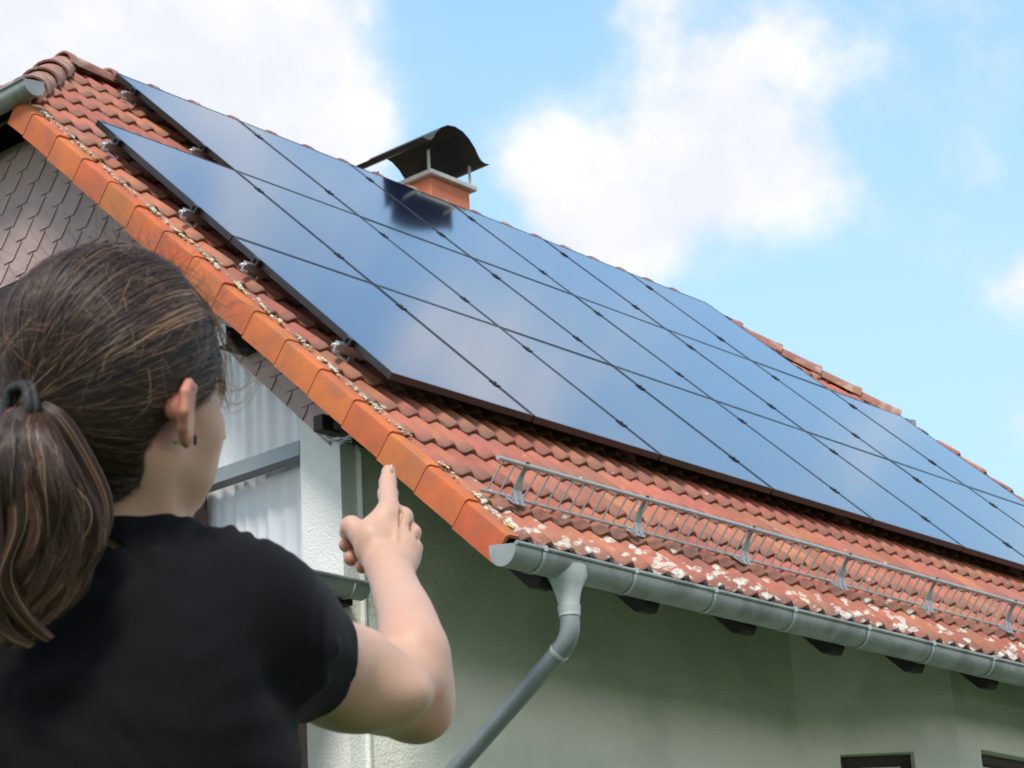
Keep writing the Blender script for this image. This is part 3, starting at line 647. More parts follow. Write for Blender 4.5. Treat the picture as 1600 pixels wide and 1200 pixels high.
class SDF:
    def __init__(s): s.p = []
    def cap(s, a, b, r1, r2=None, k=.02, sub=False): s.p.append(('c', V(*a), V(*b), r1, r1 if r2 is None else r2, k, sub)); return s
    def chain(s, pts, rs, k=.01):
        for i in range(len(pts)-1): s.cap(pts[i], pts[i+1], rs[i], rs[i+1], k)
        return s
    def ell(s, c, r, B=np.eye(3), k=.02, sub=False): s.p.append(('e', V(*c), V(*r), B, None, k, sub)); return s
    def prim(s, p, P): return d_cap(P, p[1], p[2], p[3], p[4]) if p[0] == 'c' else d_ell(P, p[1], p[2], p[3])
    def box(s, p):
        if p[0] == 'c':
            r = max(p[3], p[4]); return np.minimum(p[1], p[2])-r, np.maximum(p[1], p[2])+r
        r = p[2].max(); return p[1]-r, p[1]+r
    def at(s, P):
        d = np.full(P.shape[:-1], .5)
        for p in s.p:
            e = s.prim(p, P); d = -smin(-d, e, p[5]) if p[6] else smin(d, e, p[5])
        return d
    def grid(s, xs, ys, zs):
        F = np.full((len(xs), len(ys), len(zs)), .06, np.float32); G = (xs, ys, zs)
        for p in s.p:
            lo, hi = s.box(p); m = p[5]+.03; sl = []
            for a in range(3):
                i = np.searchsorted(G[a], lo[a]-m); j = np.searchsorted(G[a], hi[a]+m); sl.append((i, max(j, i)))
            if any(j <= i for i, j in sl): continue
            X = np.stack(np.meshgrid(*[G[a][sl[a][0]:sl[a][1]] for a in range(3)], indexing='ij'), -1)
            v = F[sl[0][0]:sl[0][1], sl[1][0]:sl[1][1], sl[2][0]:sl[2][1]]; e = s.prim(p, X)
            v[...] = -smin(-v, e, p[5]) if p[6] else smin(v, e, p[5])
        return F
def nets(F, xs, ys, zs):
    S = F < 0; nx, ny, nz = F.shape
    c = [S[i:nx-1+i, j:ny-1+j, k:nz-1+k] for i in (0, 1) for j in (0, 1) for k in (0, 1)]
    anyc = np.logical_or.reduce(c); allc = np.logical_and.reduce(c); act = anyc & ~allc
    I = np.argwhere(act); idx = -np.ones(act.shape, np.int64); idx[act] = np.arange(len(I))
    acc = np.zeros((len(I), 3)); cnt = np.zeros(len(I)); G = (xs, ys, zs)
    cor = [(i, j, k) for i in (0, 1) for j in (0, 1) for k in (0, 1)]
    pos = lambda J: np.stack([G[a][J[:, a]] for a in range(3)], 1)
    for A in cor:
        for ax in range(3):
            if A[ax]: continue
            Bc = list(A); Bc[ax] = 1; JA = I+np.array(A); JB = I+np.array(Bc)
            fa = F[tuple(JA.T)].astype(float); fb = F[tuple(JB.T)].astype(float); m = (fa < 0) != (fb < 0)
            t = np.where(m, fa/np.where(m, fa-fb, 1), 0)[:, None]; p = pos(JA)*(1-t)+pos(JB)*t
            acc[m] += p[m]; cnt[m] += 1
    Vv = acc/cnt[:, None]; Q = []
    for ax in range(3):
        b, c_ = [(1, 2), (2, 0), (0, 1)][ax]
        sl0 = [slice(None)]*3; sl1 = [slice(None)]*3; sl0[ax] = slice(0, -1); sl1[ax] = slice(1, None)
        A = S[tuple(sl0)]; Bm = S[tuple(sl1)]; E = np.argwhere(A != Bm)
        E = E[(E[:, b] > 0) & (E[:, c_] > 0) & (E[:, b] < F.shape[b]-1) & (E[:, c_] < F.shape[c_]-1)]
        q = []
        for (db, dc) in ((1, 1), (0, 1), (0, 0), (1, 0)):
            J = E.copy(); J[:, b] -= db; J[:, c_] -= dc; q.append(idx[tuple(J.T)])
        q = np.stack(q, 1); fl = ~A[tuple(E.T)]; q[fl] = q[fl][:, ::-1]; Q.append(q)
    return Vv, np.concatenate(Q)
def smooth_mesh(Vv, Q, n=2, w=.5):
    e = np.concatenate([Q[:, [0, 1]], Q[:, [1, 2]], Q[:, [2, 3]], Q[:, [3, 0]]])
    for _ in range(n):
        s_ = np.zeros_like(Vv); c = np.zeros(len(Vv)); np.add.at(s_, e[:, 0], Vv[e[:, 1]]); np.add.at(c, e[:, 0], 1)
        Vv = Vv*(1-w)+w*s_/np.maximum(c, 1)[:, None]
    return Vv
def axis(a, b, fine, step=.004, fs=.0016):
    out = [a]
    while out[-1] < b:
        x = out[-1]; h = step
        for f in fine:
            lo, hi = f[:2]; fst = f[2] if len(f) > 2 else fs
            if lo-.012 < x < hi+.012: h = min(h, fst + (step-fst)*max(0, max(lo-x, x-hi))/.012)
        out.append(x+h)
    return np.array(out)
def link_mesh(name, Vw, Q, m, parent, label=None):
    me = bpy.data.meshes.new(name); me.from_pydata(Vw.tolist(), [], Q.tolist()); me.update(); me.shade_smooth()
    o = bpy.data.objects.new(name, me); C.collection.objects.link(o); me.materials.append(m)
    if parent: o.parent = parent
    if label: o['label'] = label
    return o
# ---- frames: head (right, front, up) and trunk
def nrm(v): return v/np.linalg.norm(v)
TH = R_(40)
hU = nrm(V(.03, 1, -.10)); hF = nrm(V(math.sin(TH), 0, math.cos(TH))); hF = nrm(hF-hU*(hF@hU)); hR = np.cross(hF, hU); hR = hR if hR[0] > 0 else -hR
HB = np.array([hR, hF, hU]); H0 = lp(187, 634, 2.06)
def hp(a, b, c): return H0+hR*a+hF*b+hU*c
bU = nrm(UPW); bF = V(math.sin(R_(14)), 0, math.cos(R_(14))); bF = nrm(bF-bU*(bF@bU)); bR = np.cross(bF, bU); bR = bR if bR[0] > 0 else -bR
BB = np.array([bR, bF, bU]); B0 = lp(172, 872, 2.06)
def bp(a, b, c): return B0+bR*a+bF*b+bU*c
SH_R, EL, WR = lp(418, 1000, 2.05), lp(645, 1098, 2.244), lp(608, 890, 2.41)
# ---- head and neck
head = SDF()
head.ell(hp(0, -.012, .045), (.073, .092, .083), HB, k=0)
head.ell(hp(0, .030, -.012), (.062, .064, .082), HB, k=.03)
for s_ in (1, -1):
    head.cap(hp(s_*.050, .005, -.040), hp(s_*.018, .064, -.078), .017, .016, k=.025)
    head.ell(hp(s_*.046, .052, -.018), (.021, .024, .022), HB, k=.015); head.ell(hp(s_*.033, .046, -.050), (.024, .028, .030), HB, k=.025)
head.ell(hp(0, .078, -.086), (.018, .016, .016), HB, k=.02)
head.cap(hp(0, .094, .004), hp(0, .112, -.030), .008, .011, k=.012)
for s_ in (1, -1):
    head.ell(hp(s_*.010, .108, -.034), (.008, .008, .006), HB, k=.006)
    head.ell(hp(s_*.031, .098, .002), (.017, .012, .011), HB, k=.012, sub=True)
    head.ell(hp(s_*.031, .078, .002), (.0125, .0125, .0115), HB, k=.003)
    head.cap(hp(s_*.014, .092, .016), hp(s_*.045, .080, .016), .006, .005, k=.012)
head.cap(hp(-.020, .090, -.056), hp(.020, .090, -.056), .006, k=.006); head.cap(hp(-.016, .090, -.066), hp(.016, .090, -.066), .007, k=.006)
neck = SDF()
neck.cap(hp(0, -.030, -.020), bp(.0, .020, -.01), .052, .056, k=.03)
neck.cap(hp(0, .015, -.055), bp(.01, .055, -.02), .034, .040, k=.03)
for s_ in (1, -1): neck.cap(hp(s_*.052, -.018, -.035), bp(s_*.022, .06, -.03), .013, .012, k=.022)
body = SDF(); body.p = head.p+neck.p
# ears (helix, plate, lobe; hollowed)
for s_ in (1, -1):
    E_ = [hp(s_*x, y, z*.86-.004) for x, y, z in ((.075, .018, .014), (.080, .014, .030), (.087, .002, .037), (.096, -.010, .030), (.100, -.014, .011), (.095, -.010, -.006), (.088, -.002, -.017), (.083, .004, -.022))]
    ang = R_(28)*s_; a_ = hR*math.cos(ang)+hF*math.sin(ang)*-1; eN = nrm(hR*s_*math.cos(R_(35))+hF*math.sin(R_(35))); eY = nrm(np.cross(hU, eN)); EB = np.array([eN, eY, hU])
    body.ell(hp(s_*.086, .001, .000), (.0065, .019, .0265), EB, k=.006)
    body.cap(hp(s_*.070, -.004, .010), hp(s_*.080, -.006, .006), .016, .012, k=.006)
    body.chain(E_, [.0035, .004, .0045, .0048, .0046, .0042, .0050, .0055], k=.0025)
    body.ell(hp(s_*.084, .003, -.020), (.0045, .0085, .0085), EB, k=.004)
    body.ell(hp(s_*.092, .010, .006), (.006, .008, .014), EB, k=.003, sub=True)
# trunk (under the shirt)
trunk = SDF()
trunk.ell(bp(0, .025, -.20), (.150, .095, .20), BB, k=.03); trunk.ell(bp(0, .02, -.42), (.125, .085, .17), BB, k=.05); trunk.ell(bp(0, .01, -.60), (.160, .105, .13), BB, k=.05)
for s_ in (1, -1):
    trunk.cap(bp(s_*.02, .01, -.02), bp(s_*.12, .015, -.052), .036, .042, k=.03); trunk.ell(bp(s_*.075, -.035, -.13), (.06, .035, .09), BB, k=.04)
    trunk.ell(bp(s_*.065, .10, -.21), (.055, .045, .055), BB, k=.04)
trunk.cap(bp(.12, .02, -.068), SH_R, .046, .046, k=.03); SH_L = bp(-.165, .0, -.065); trunk.cap(bp(-.12, .01, -.055), SH_L, .050, .05, k=.04)
body.p += trunk.p
# right arm: upper arm, flexed elbow, forearm
def mixp(a, b, t): return a*(1-t)+b*t
ua = mixp(SH_R, EL, .55)
body.cap(SH_R, ua, .048, .0455, k=.03)
body.chain([ua, mixp(SH_R, EL, .8), EL], [.0445, .0400, .0290], k=.010)
body.ell(mixp(SH_R, EL, .60)+V(0, -.012, 0), (.070, .034, .045), k=.02)
body.ell(lp(667, 1122, 2.235), (.0135, .0135, .016), k=.026)                     # point of the elbow
def spl(pts, rs, n=4):
    P_, R2 = [], []
    for i in range(len(pts)-1):
        p0, p1, p2, p3 = pts[max(i-1, 0)], pts[i], pts[i+1], pts[min(i+2, len(pts)-1)]
        for q in range(n):
            f = q/n; P_.append(.5*((2*p1)+(-p0+p2)*f+(2*p0-5*p1+4*p2-p3)*f*f+(-p0+3*p1-3*p2+p3)*f**3)); f2 = f*f*(3-2*f); R2.append(rs[i]*(1-f)+rs[i+1]*f)
    return P_+[pts[-1]], R2+[rs[-1]]
fp, fr_ = spl([EL+V(-.004, .004, .006), lp(644, 1022, 2.242), lp(636, 968, 2.300), lp(621, 928, 2.365), WR], [.034, .0335, .0285, .0245, .0222])
body.cap(fp[0], fp[2], fr_[0], fr_[2], k=.035)
body.chain(fp[2:], fr_[2:], k=.003)
body.ell(lp(655, 1056, 2.232), (.0205, .036, .030), k=.03)
# right hand: wrist, metacarpals, pointing index, curled fingers, thumb
def hnd(S, q, mirror=None):
    pass
MCP = [lp(608, 796, 2.475), lp(628, 808, 2.480), lp(641, 833, 2.475), lp(643, 858, 2.462)]
cb = [lp(606, 872, 2.43), lp(616, 872, 2.432), lp(625, 875, 2.43), lp(631, 880, 2.43)]
body.ell(mixp(WR, lp(614, 870, 2.43), .5), (.026, .02, .02), k=.015)
for a, b_, r0, r1 in zip(cb, MCP, (.0145, .0145, .014, .013), (.0115, .0112, .0105, .0100)): body.cap(a, b_, r0, r1, k=.006)
body.ell(lp(617, 842, 2.466), (.020, .028, .011), k=.010)                      # flesh of the palm
body.ell(lp(632, 868, 2.445), (.013, .020, .014), k=.014)
body.ell(lp(580, 852, 2.440), (.018, .024, .016), k=.016)                      # thenar
body.cap(lp(600, 806, 2.465), lp(575, 830, 2.455), .010, .0125, k=.014)        # web
for p_ in MCP[1:]: body.ell(p_+V(.0040, .001, -.006), (.0085, .0078, .0085), k=.003)
for a, b_ in zip(MCP, MCP[1:]):
    m_ = (a+b_)/2; body.cap(m_+V(.006, .001, -.012), m_+V(.002, -.004, -.019)*1.0+(mixp(cb[0], cb[3], .5)-m_)*.28, .0034, .0022, k=.004, sub=True)
def finger(pts, rs): body.chain(pts, rs, k=.0035)
finger([MCP[0], lp(606, 772, 2.520), lp(606, 754, 2.542), lp(607, 737, 2.556)], [.0112, .0100, .0092, .0076])
body.ell(lp(606, 771, 2.518), (.0102, .0098, .010), k=.004)
finger([MCP[1], lp(628, 822, 2.522), lp(588, 838, 2.518), lp(541, 851, 2.475)], [.0105, .0098, .0088, .0082])
finger([MCP[2], lp(636, 846, 2.515), lp(596, 862, 2.506), lp(549, 872, 2.462)], [.0102, .0095, .0088, .0084])
finger([MCP[3], lp(638, 868, 2.492), lp(605, 880, 2.485), lp(566, 885, 2.452)], [.0098, .0088, .0082, .0076])
finger([lp(588, 872, 2.435), lp(566, 838, 2.450), lp(549, 823, 2.462), lp(543, 833, 2.488)], [.0150, .0128, .0112, .0088])
# extensor tendon towards the index and middle knuckles
body.cap(lp(618, 862, 2.4135), lp(619, 806, 2.4615), .0026, .0022, k=.003); body.cap(lp(628, 862, 2.4175), lp(636, 826, 2.4555), .0018, .0015, k=.003)
# left arm hanging (outside the photograph)
EL_L = bp(-.215, -.02, -.35); WR_L = bp(-.225, .05, -.59)
body.cap(SH_L, EL_L, .046, .037, k=.03); body.cap(EL_L, mixp(EL_L, WR_L, .3), .036, .036, k=.02); body.cap(mixp(EL_L, WR_L, .3), WR_L, .036, .023, k=.02)
for i, (x, y) in enumerate(((.0, .030), (.0, .010), (.0, -.010), (.0, -.028))):
    m_ = WR_L-bU*.085+bF*y*1.0; body.cap(WR_L+bF*y*.5, m_, .013, .011, k=.012)
    body.chain([m_, m_-bU*(.042-.004*abs(i-1)), m_-bU*(.068-.006*abs(i-1))+bR*.010, m_-bU*(.084-.008*abs(i-1))+bR*.022], [.0098, .009, .0084, .0072], k=.003)
body.chain([WR_L+bF*.02-bU*.02, WR_L+bF*.042-bU*.055, WR_L+bF*.050-bU*.085, WR_L+bF*.048-bU*.105+bR*.01], [.014, .0125, .0108, .0088], k=.004)
hx = [(-.20, -.088, .0014), (-.330, -.268, .0022)]; hy = [(-.205, -.080, .0014), (-.055, .015, .0022)]; hz = [(2.405, 2.575, .0017), (2.05, 2.14, .0024)]
xs = axis(-.66, .02, hx, .0048); ys = axis(-1.03, .14, hy, .0055); zs = axis(1.88, 2.60, hz, .0055)
F = body.grid(xs, ys, zs); Vv, Q = nets(F, xs, ys, zs); Vv = smooth_mesh(Vv, Q, 1, .45); del F
def skin_extra(t, col, tc, b):
    L = t.links.new
    n = N('ShaderNodeTexNoise', t); n.inputs['Scale'].default_value = 26; n.inputs['Detail'].default_value = 4; L(tc.outputs['Object'], n.inputs['Vector'])
    x = N('ShaderNodeMix', t, data_type='RGBA'); L(mth(t, 'MULTIPLY', mth(t, 'SUBTRACT', n.outputs['Fac'], .45), 1.4, clamp=True), x.inputs[0]); L(col, x.inputs[6]); x.inputs[7].default_value = (.53, .285, .205, 1)
    at = N('ShaderNodeAttribute', t, attribute_name='red'); y = N('ShaderNodeMix', t, data_type='RGBA'); L(at.outputs['Fac'], y.inputs[0]); L(x.outputs[2], y.inputs[6]); y.inputs[7].default_value = (.50, .17, .11, 1)
    return y.outputs[2]
M['skin'] = mat('skin', (.53, .325, .235), (.485, .285, .20), 9, .50, .10, 500, sss=.12, extra=skin_extra, spec=.4)
person = thing('person', 'person with a brown ponytail and black t-shirt, seen from behind, pointing at the roof', 'person')
bo = link_mesh('body', to_world(Vv), Q, M['skin'], person)
# redder skin: knuckles, fingertips, ear, elbow; shade of the elbow crease painted in too
red = np.zeros(len(Vv))
for c_, r_, w_r in ((MCP[0], .010, .25), (MCP[1], .009, .3), (MCP[2], .009, .3), (lp(541, 851, 2.475), .02, .7), (lp(549, 872, 2.462), .02, .7), (lp(566, 885, 2.452), .02, .7), (hp(.090, -.004, .008), .040, 1.0), (lp(686, 1088, 2.20), .010, .75), (lp(680, 1125, 2.22), .02, .3), (hp(.083, -.006, .03), .015, .3)):
    d = np.linalg.norm(Vv-c_, axis=1); red = np.maximum(red, w_r*np.clip(1-d/r_/1.6, 0, 1))
a_ = bo.data.attributes.new('red', 'FLOAT', 'POINT'); a_.data.foreach_set('value', red)
body_v = Vv
# nail of the index finger, mole on the upper arm
ml = MB(); mc = to_world(lp(540, 1059, 2.05))
def on_body(c):       # nearest body surface point towards the viewer for a photo direction
    d0 = nrm(c); t = 1.7
    for _ in range(90):
        dd_ = float(body.at((d0*t)[None])[0])
        if dd_ < .0003: break
        t += dd_*.8
    return d0*t
# ---- T-shirt
shirt = SDF()
for p in trunk.p:
    q = list(p)
    if q[0] == 'e': q[2] = q[2]+.010
    else: q[3] += .010; q[4] += .010
    shirt.p.append(tuple(q))
AXA = nrm(EL-SH_R); HEM = lp(506, 1050, 2.10)
shirt.cap(SH_R, mixp(SH_R, EL, .45), .0545, .0535, k=.04)
shirt.ell(bp(.115, .02, -.070), (.05, .045, .042), BB, k=.03)
shirt.cap(SH_L, mixp(SH_L, EL_L, .5), .058, .054, k=.04)
shirt.ell(bp(0, .02, -.50), (.155, .115, .17), BB, k=.05)
shirt.cap(bp(.0, .005, -.05), bp(.0, -.004, .034), .066, .0625, k=.03); shirt.cap(bp(.05, .0, -.010), bp(.085, .02, -.012), .028, .028, k=.03)
xs = axis(-.66, .0, [(-.42, -.14, .0028)], .0048); ys = axis(-.86, .0, [(-.32, -.11, .0030)], .0055); zs = axis(1.85, 2.36, [(2.04, 2.17, .0026)], .0045)
F = shirt.grid(xs, ys, zs)
X = np.stack(np.meshgrid(xs, ys, zs, indexing='ij'), -1).astype(np.float32)
near = np.abs(F) < .03
P = X[near]; u, v_, w2 = P[:, 0], P[:, 1], P[:, 2]
def bump1(P, a, b, wid, amp, wav=0):
    ba = b-a; t = np.clip(((P-a)@ba)/(ba@ba), 0, 1); dist = np.linalg.norm(P-a-t[:, None]*ba, axis=1)
    return amp*np.exp(-(dist/wid)**2)*np.sin(np.pi*np.clip(t*1.0+.0, .0, 1))**.5
wr = np.zeros(len(P))
fold = [((60, 1175, 1.97), (300, 1120, 1.96), .008, .0070), ((300, 1120, 1.96), (430, 1085, 2.0), .007, .006), ((120, 1215, 1.97), (400, 1165, 1.97), .009, .006),
        ((440, 1050, 2.0), (535, 1005, 2.03), .007, .006), ((330, 1040, 1.98), (460, 1000, 2.0), .009, .005), ((300, 960, 1.98), (380, 1130, 1.96), .012, .004),
        ((420, 1110, 2.0), (520, 1060, 2.02), .008, .005), ((100, 940, 1.98), (280, 930, 1.98), .012, .003), ((240, 860, 2.0), (275, 905, 1.98), .009, .004), ((20, 1080, 1.95), (250, 1045, 1.95), .010, .004)]
for a, b_, wd, am in fold: wr += bump1(P, lp(*a), lp(*b_), wd, am*2.6)
for i, (qx, qy) in enumerate(((310, 838), (372, 850), (398, 862), (428, 876), (446, 890), (466, 908), (484, 926), (500, 948), (520, 972))):   # gathered seam along the shoulder
    q0 = lp(qx, qy, 2.10); wr += .013*np.exp(-(((u-q0[0])/.0055)**2+((v_-q0[1])/.026)**2+((w2-q0[2])/.10)**2))
wr += .0012*np.sin(70*u+40*v_+5*np.sin(21*v_)+4*np.sin(13*u))*np.sin(23*v_-11*u+1) + .0006*np.sin(150*v_+60*u+5*np.sin(40*u)+4*np.sin(33*w2))*np.sin(27*u+19*v_)
Fn = F[near]-wr
# openings: sleeve hems, neckline, hem at the hips; the cloth is hollow just inside each opening
def cutp(Fn, P, c, n_, inner):
    h = (P-c)@n_; return np.maximum(Fn, h+.0) if inner is None else np.maximum(np.maximum(Fn, h), -np.maximum(inner, -(h+.02)))
arm_i = d_cap(P, SH_R, ua, .0505, .0490)
hn = nrm(AXA+V(.0, .18, -.25)); hsel = ((P-SH_R)@AXA) > -.02
h = (P-HEM)@hn; Fn = np.where(hsel & (u > lp(400, 0, 2.0)[0]), np.maximum(np.maximum(Fn, h), -np.maximum(np.minimum(arm_i, .05), -(h+.018))), Fn)
HL = mixp(SH_L, EL_L, .5); nl = nrm(EL_L-SH_L); arm_l = d_cap(P, SH_L, EL_L, .050, .046); h = (P-HL)@nl; sel = (P-bp(-.165, 0, 0))@bR < .01
Fn = np.where(sel & (h > -.05), np.maximum(np.maximum(Fn, h), -np.maximum(arm_l, -(h+.018))), Fn)
nc = bp(0, .006, .024); nn_ = nrm(bU*1.0+bF*.30)                                  # neck hole
ra = np.linalg.norm((P-nc)-((P-nc)@nn_)[:, None]*nn_, axis=1); hh = (P-nc)@nn_
hole = np.maximum(ra-(.0575), -(hh+.05)); Fn = np.maximum(Fn, -hole); Fn = np.where((ra < .085) & (np.abs((P-B0)@bR) < .08), np.maximum(Fn, hh), Fn)
hb = (bp(0, 0, -.64)-P)@bU; Fn = np.maximum(Fn, hb)
F[near] = Fn; Vs, Qs = nets(F, xs, ys, zs); Vs = smooth_mesh(Vs, Qs, 1, .4); del F, X
M['tee'] = mat('black jersey', (.0030, .0033, .0045), (.0040, .0043, .0056), 30, .85, .25, 900, spec=.14)
M['tee'].node_tree.nodes['Principled BSDF'].inputs['Sheen Weight'].default_value = .03; M['tee'].node_tree.nodes['Principled BSDF'].inputs['Sheen Roughness'].default_value = .4
link_mesh('t_shirt', to_world(Vs), Qs, M['tee'], person)
# neckband
nb = MB(); e1 = nrm(np.cross(nn_, V(1, 0, 0))); e2 = np.cross(nn_, e1)
# ---- trousers and shoes (below the frame)
tr = SDF(); gz = float(CAM.z); 
foot = lambda s_: bp(s_*.10, 0, 0)-bU*(((to_world(bp(s_*.10, 0, 0))[2]))-.07)
tr.ell(bp(0, .01, -.60), (.172, .118, .14), BB, k=.04)
for s_ in (1, -1):
    ft = foot(s_); kn = mixp(bp(s_*.09, .01, -.68), ft, .48)+bF*.02
    tr.cap(bp(s_*.085, .01, -.66), kn, .088, .062, k=.04); tr.cap(kn, ft, .062, .048, k=.03)
lo = min(foot(1)[1], foot(-1)[1])-.1
allp = np.array([foot(1), foot(-1), bp(0, 0, -.5)])
xs = axis(allp[:, 0].min()-.3, allp[:, 0].max()+.3, [], .011); ys = axis(lo, bp(0, 0, -.5)[1]+.05, [], .011); zs = axis(allp[:, 2].min()-.3, allp[:, 2].max()+.3, [], .011)
F = tr.grid(xs, ys, zs); X = np.stack(np.meshgrid(xs, ys, zs, indexing='ij'), -1); F = np.maximum(F, (X-bp(0, 0, -.55))@bU); Vt, Qt = nets(F, xs, ys, zs)
M['denim'] = mat('dark blue denim', (.03, .04, .07), (.045, .055, .09), 60, .85, .3, 300)
link_mesh('trousers', to_world(Vt), Qt, M['denim'], person)
for s_ in (1, -1):
    sh = SDF(); ft = foot(s_)-bU*.02; sh.cap(ft-bF*.03-bU*.01, ft+bF*.16-bU*.02, .042, .034, k=.02); sh.cap(ft, ft-bU*.01, .045, k=.02)
    lo_, hi_ = ft-.28, ft+.28; xs, ys, zs = [axis(lo_[i], hi_[i], [], .008) for i in range(3)]
    F = sh.grid(xs, ys, zs); X = np.stack(np.meshgrid(xs, ys, zs, indexing='ij'), -1); F = np.maximum(F, -((X-ft)@bU+.046)); Vt, Qt = nets(F, xs, ys, zs)
    link_mesh('shoe', to_world(Vt), Qt, M['curtain'], person)
# ---- mole, nail, earrings
mm = on_body(lp(540, 1059, 2.1)); m_ = bmesh.new(); bmesh.ops.create_icosphere(m_, subdivisions=2, radius=.0022, matrix=Matrix.Translation(to_world(mm))); me = bpy.data.meshes.new('mole'); m_.to_mesh(me); m_.free(); me.shade_smooth()
M['mole'] = mat('mole', (.22, .07, .04)); me.materials.append(M['mole']); o = bpy.data.objects.new('mole', me); C.collection.objects.link(o); o.parent = person
e = MB(); pE = hp(.0905, .0075, -.0215); Fh = lambda q: Vector(to_world(pE+hR*q.x+hF*q.y+hU*q.z)); e.box((-.0011, -.0011, -.0045), (.0011, .0011, .0040), Fh); M['jet'] = mat('black enamel', (.01, .01, .012), rough=.25); e.build('earring', M['jet'], person, bevel=.0004)
e = MB(); pE2 = hp(.0855, -.0065, -.0235); e.tube([Vector(to_world(pE2)), Vector(to_world(pE2-hF*.003-hU*.0003))], .0016, 8); e.tube([Vector(to_world(pE2-hR*.004)), Vector(to_world(pE2-hR*.004-hF*.002))], .0013, 8); e.build('earring_back', M['alu'], person)
# ---- hair: a close cap and thousands of fine strands drawn back to the tie
HO = hp(0, -.012, .030); TIE = lp(40, 636, 1.955)
hs = SDF(); hs.p = head.p[:2]+[p for p in neck.p[:1]]
hs.cap(hp(0, -.045, -.01), hp(0, -.040, -.05), .052, .048, k=.03)
def surf(D):                        # radius of the head along unit directions D from HO
    t = np.full(len(D), .20)
    for _ in range(40): t = t-hs.at(HO+D*t[:, None])*.8
    return t
Cc = [-.095, -.082, -.070, -.045, -.012, .0, .012, .03, .06, .08, .10, .14]; Bb = [-.105, -.062, -.032, -.008, -.008, .006, .034, .052, .066, .074, .082, .10]
def hairline(P):
    q = (P-H0)@HB.T; return np.interp(q[:, 2], Cc, Bb)+.030*np.clip(np.abs(q[:, 0])/.06-.3, 0, 1)*np.clip((q[:, 2]-.012)/.012, 0, 1)-q[:, 1]      # > 0 : hair
nT, nP = 110, 160
D = []; 
for i in range(nT+1):
    th = math.pi*i/nT
    for j in range(nP):
        ph = 2*math.pi*j/nP; D.append(hR*math.sin(th)*math.cos(ph)+hF*math.sin(th)*math.sin(ph)+hU*math.cos(th))
D = np.array(D); rad = surf(D); S0_ = HO+D*rad[:, None]; hl = hairline(S0_)
off_ = .0065*np.clip(hl/.02, 0, 1)+.0008
capv = HO+D*(rad+off_)[:, None]; ok = hl > .007
fs = []
for i in range(nT):
    for j in range(nP):
        f = (i*nP+j, i*nP+(j+1) % nP, (i+1)*nP+(j+1) % nP, (i+1)*nP+j)
        if all(ok[k] for k in f): fs.append(f)
M['haircap'] = mat('dark brown roots', (.020, .012, .009), (.030, .018, .012), 60, .6, .4, 300)
hair = link_mesh('hair', to_world(capv), np.array(fs), M['haircap'], person)
def hairmat():
    m = bpy.data.materials.new('brown hair'); m.use_nodes = True; t = m.node_tree; L = t.links.new; b = t.nodes['Principled BSDF']
    at = N('ShaderNodeAttribute', t, attribute_name='hc'); L(at.outputs['Color'], b.inputs['Base Color']); b.inputs['Roughness'].default_value = .46; b.inputs['Specular IOR Level'].default_value = .42
    return m
M['hair'] = hairmat()
class Strands:
    def __init__(s, grad=0): s.grad = grad; s.P = []; s.W = []; s.Cl = []; s.Nn = []
    def add(s, P, N_, w, col): s.P.append(P); s.Nn.append(N_); s.W.append(w); s.Cl.append(col)
    def build(s, name, parent):
        vs, fs, cl = [], [], []; o = 0
        for P, N_, w, c in zip(s.P, s.Nn, s.W, s.Cl):
            n = len(P); T = np.gradient(P, axis=0); T /= np.maximum(np.linalg.norm(T, axis=1), 1e-9)[:, None]
            Sd = np.cross(T, N_); Sd /= np.maximum(np.linalg.norm(Sd, axis=1), 1e-9)[:, None]
            tt = np.linspace(0, 1, n); ww = (w*np.minimum(1, 1.35-tt*1.0+.0))[:, None] if w < .5 else w
            Nn = np.cross(Sd, T)
            # shallow tent section: left, crest, right
            vs.append(np.stack([P-Sd*ww, P+Nn*ww*.7, P+Sd*ww], 1).reshape(-1, 3)); i = o+np.arange(n-1)*3
            fs.append(np.stack([i, i+1, i+4, i+3], 1)); fs.append(np.stack([i+1, i+2, i+5, i+4], 1)); gr = np.repeat(1+s.grad*tt**3, 3)[:, None]; cl.append(np.concatenate([c[None]*gr, np.ones((3*n, 1))], 1)); o += 3*n
        vs = np.concatenate(vs); fs = np.concatenate(fs); cl = np.concatenate(cl)
        ob = link_mesh(name, to_world(vs), fs, M['hair'], parent); ca = ob.data.color_attributes.new('hc', 'FLOAT_COLOR', 'POINT'); ca.data.foreach_set('color', cl.ravel()); return ob
def haircol(streak):
    base = np.array([.040, .019, .0125])*rng.uniform(.3, 1.5)
    if rng.random() < streak: base = np.array([.36, .205, .115])*rng.uniform(.5, 1.15)
    elif rng.random() < .09: base = np.array([.14, .085, .055])*rng.uniform(.7, 1.3)
    return base
st = Strands(); dT = nrm(TIE-HO); rT = np.linalg.norm(TIE-HO)
cnt = 0; n_seg = 15
cand = rng.normal(size=(40000, 3)); cand /= np.linalg.norm(cand, axis=1)[:, None]; rc = surf(cand); Pc_ = HO+cand*rc[:, None]; hlc = hairline(Pc_)
sel = np.where(hlc > -.001)[0]
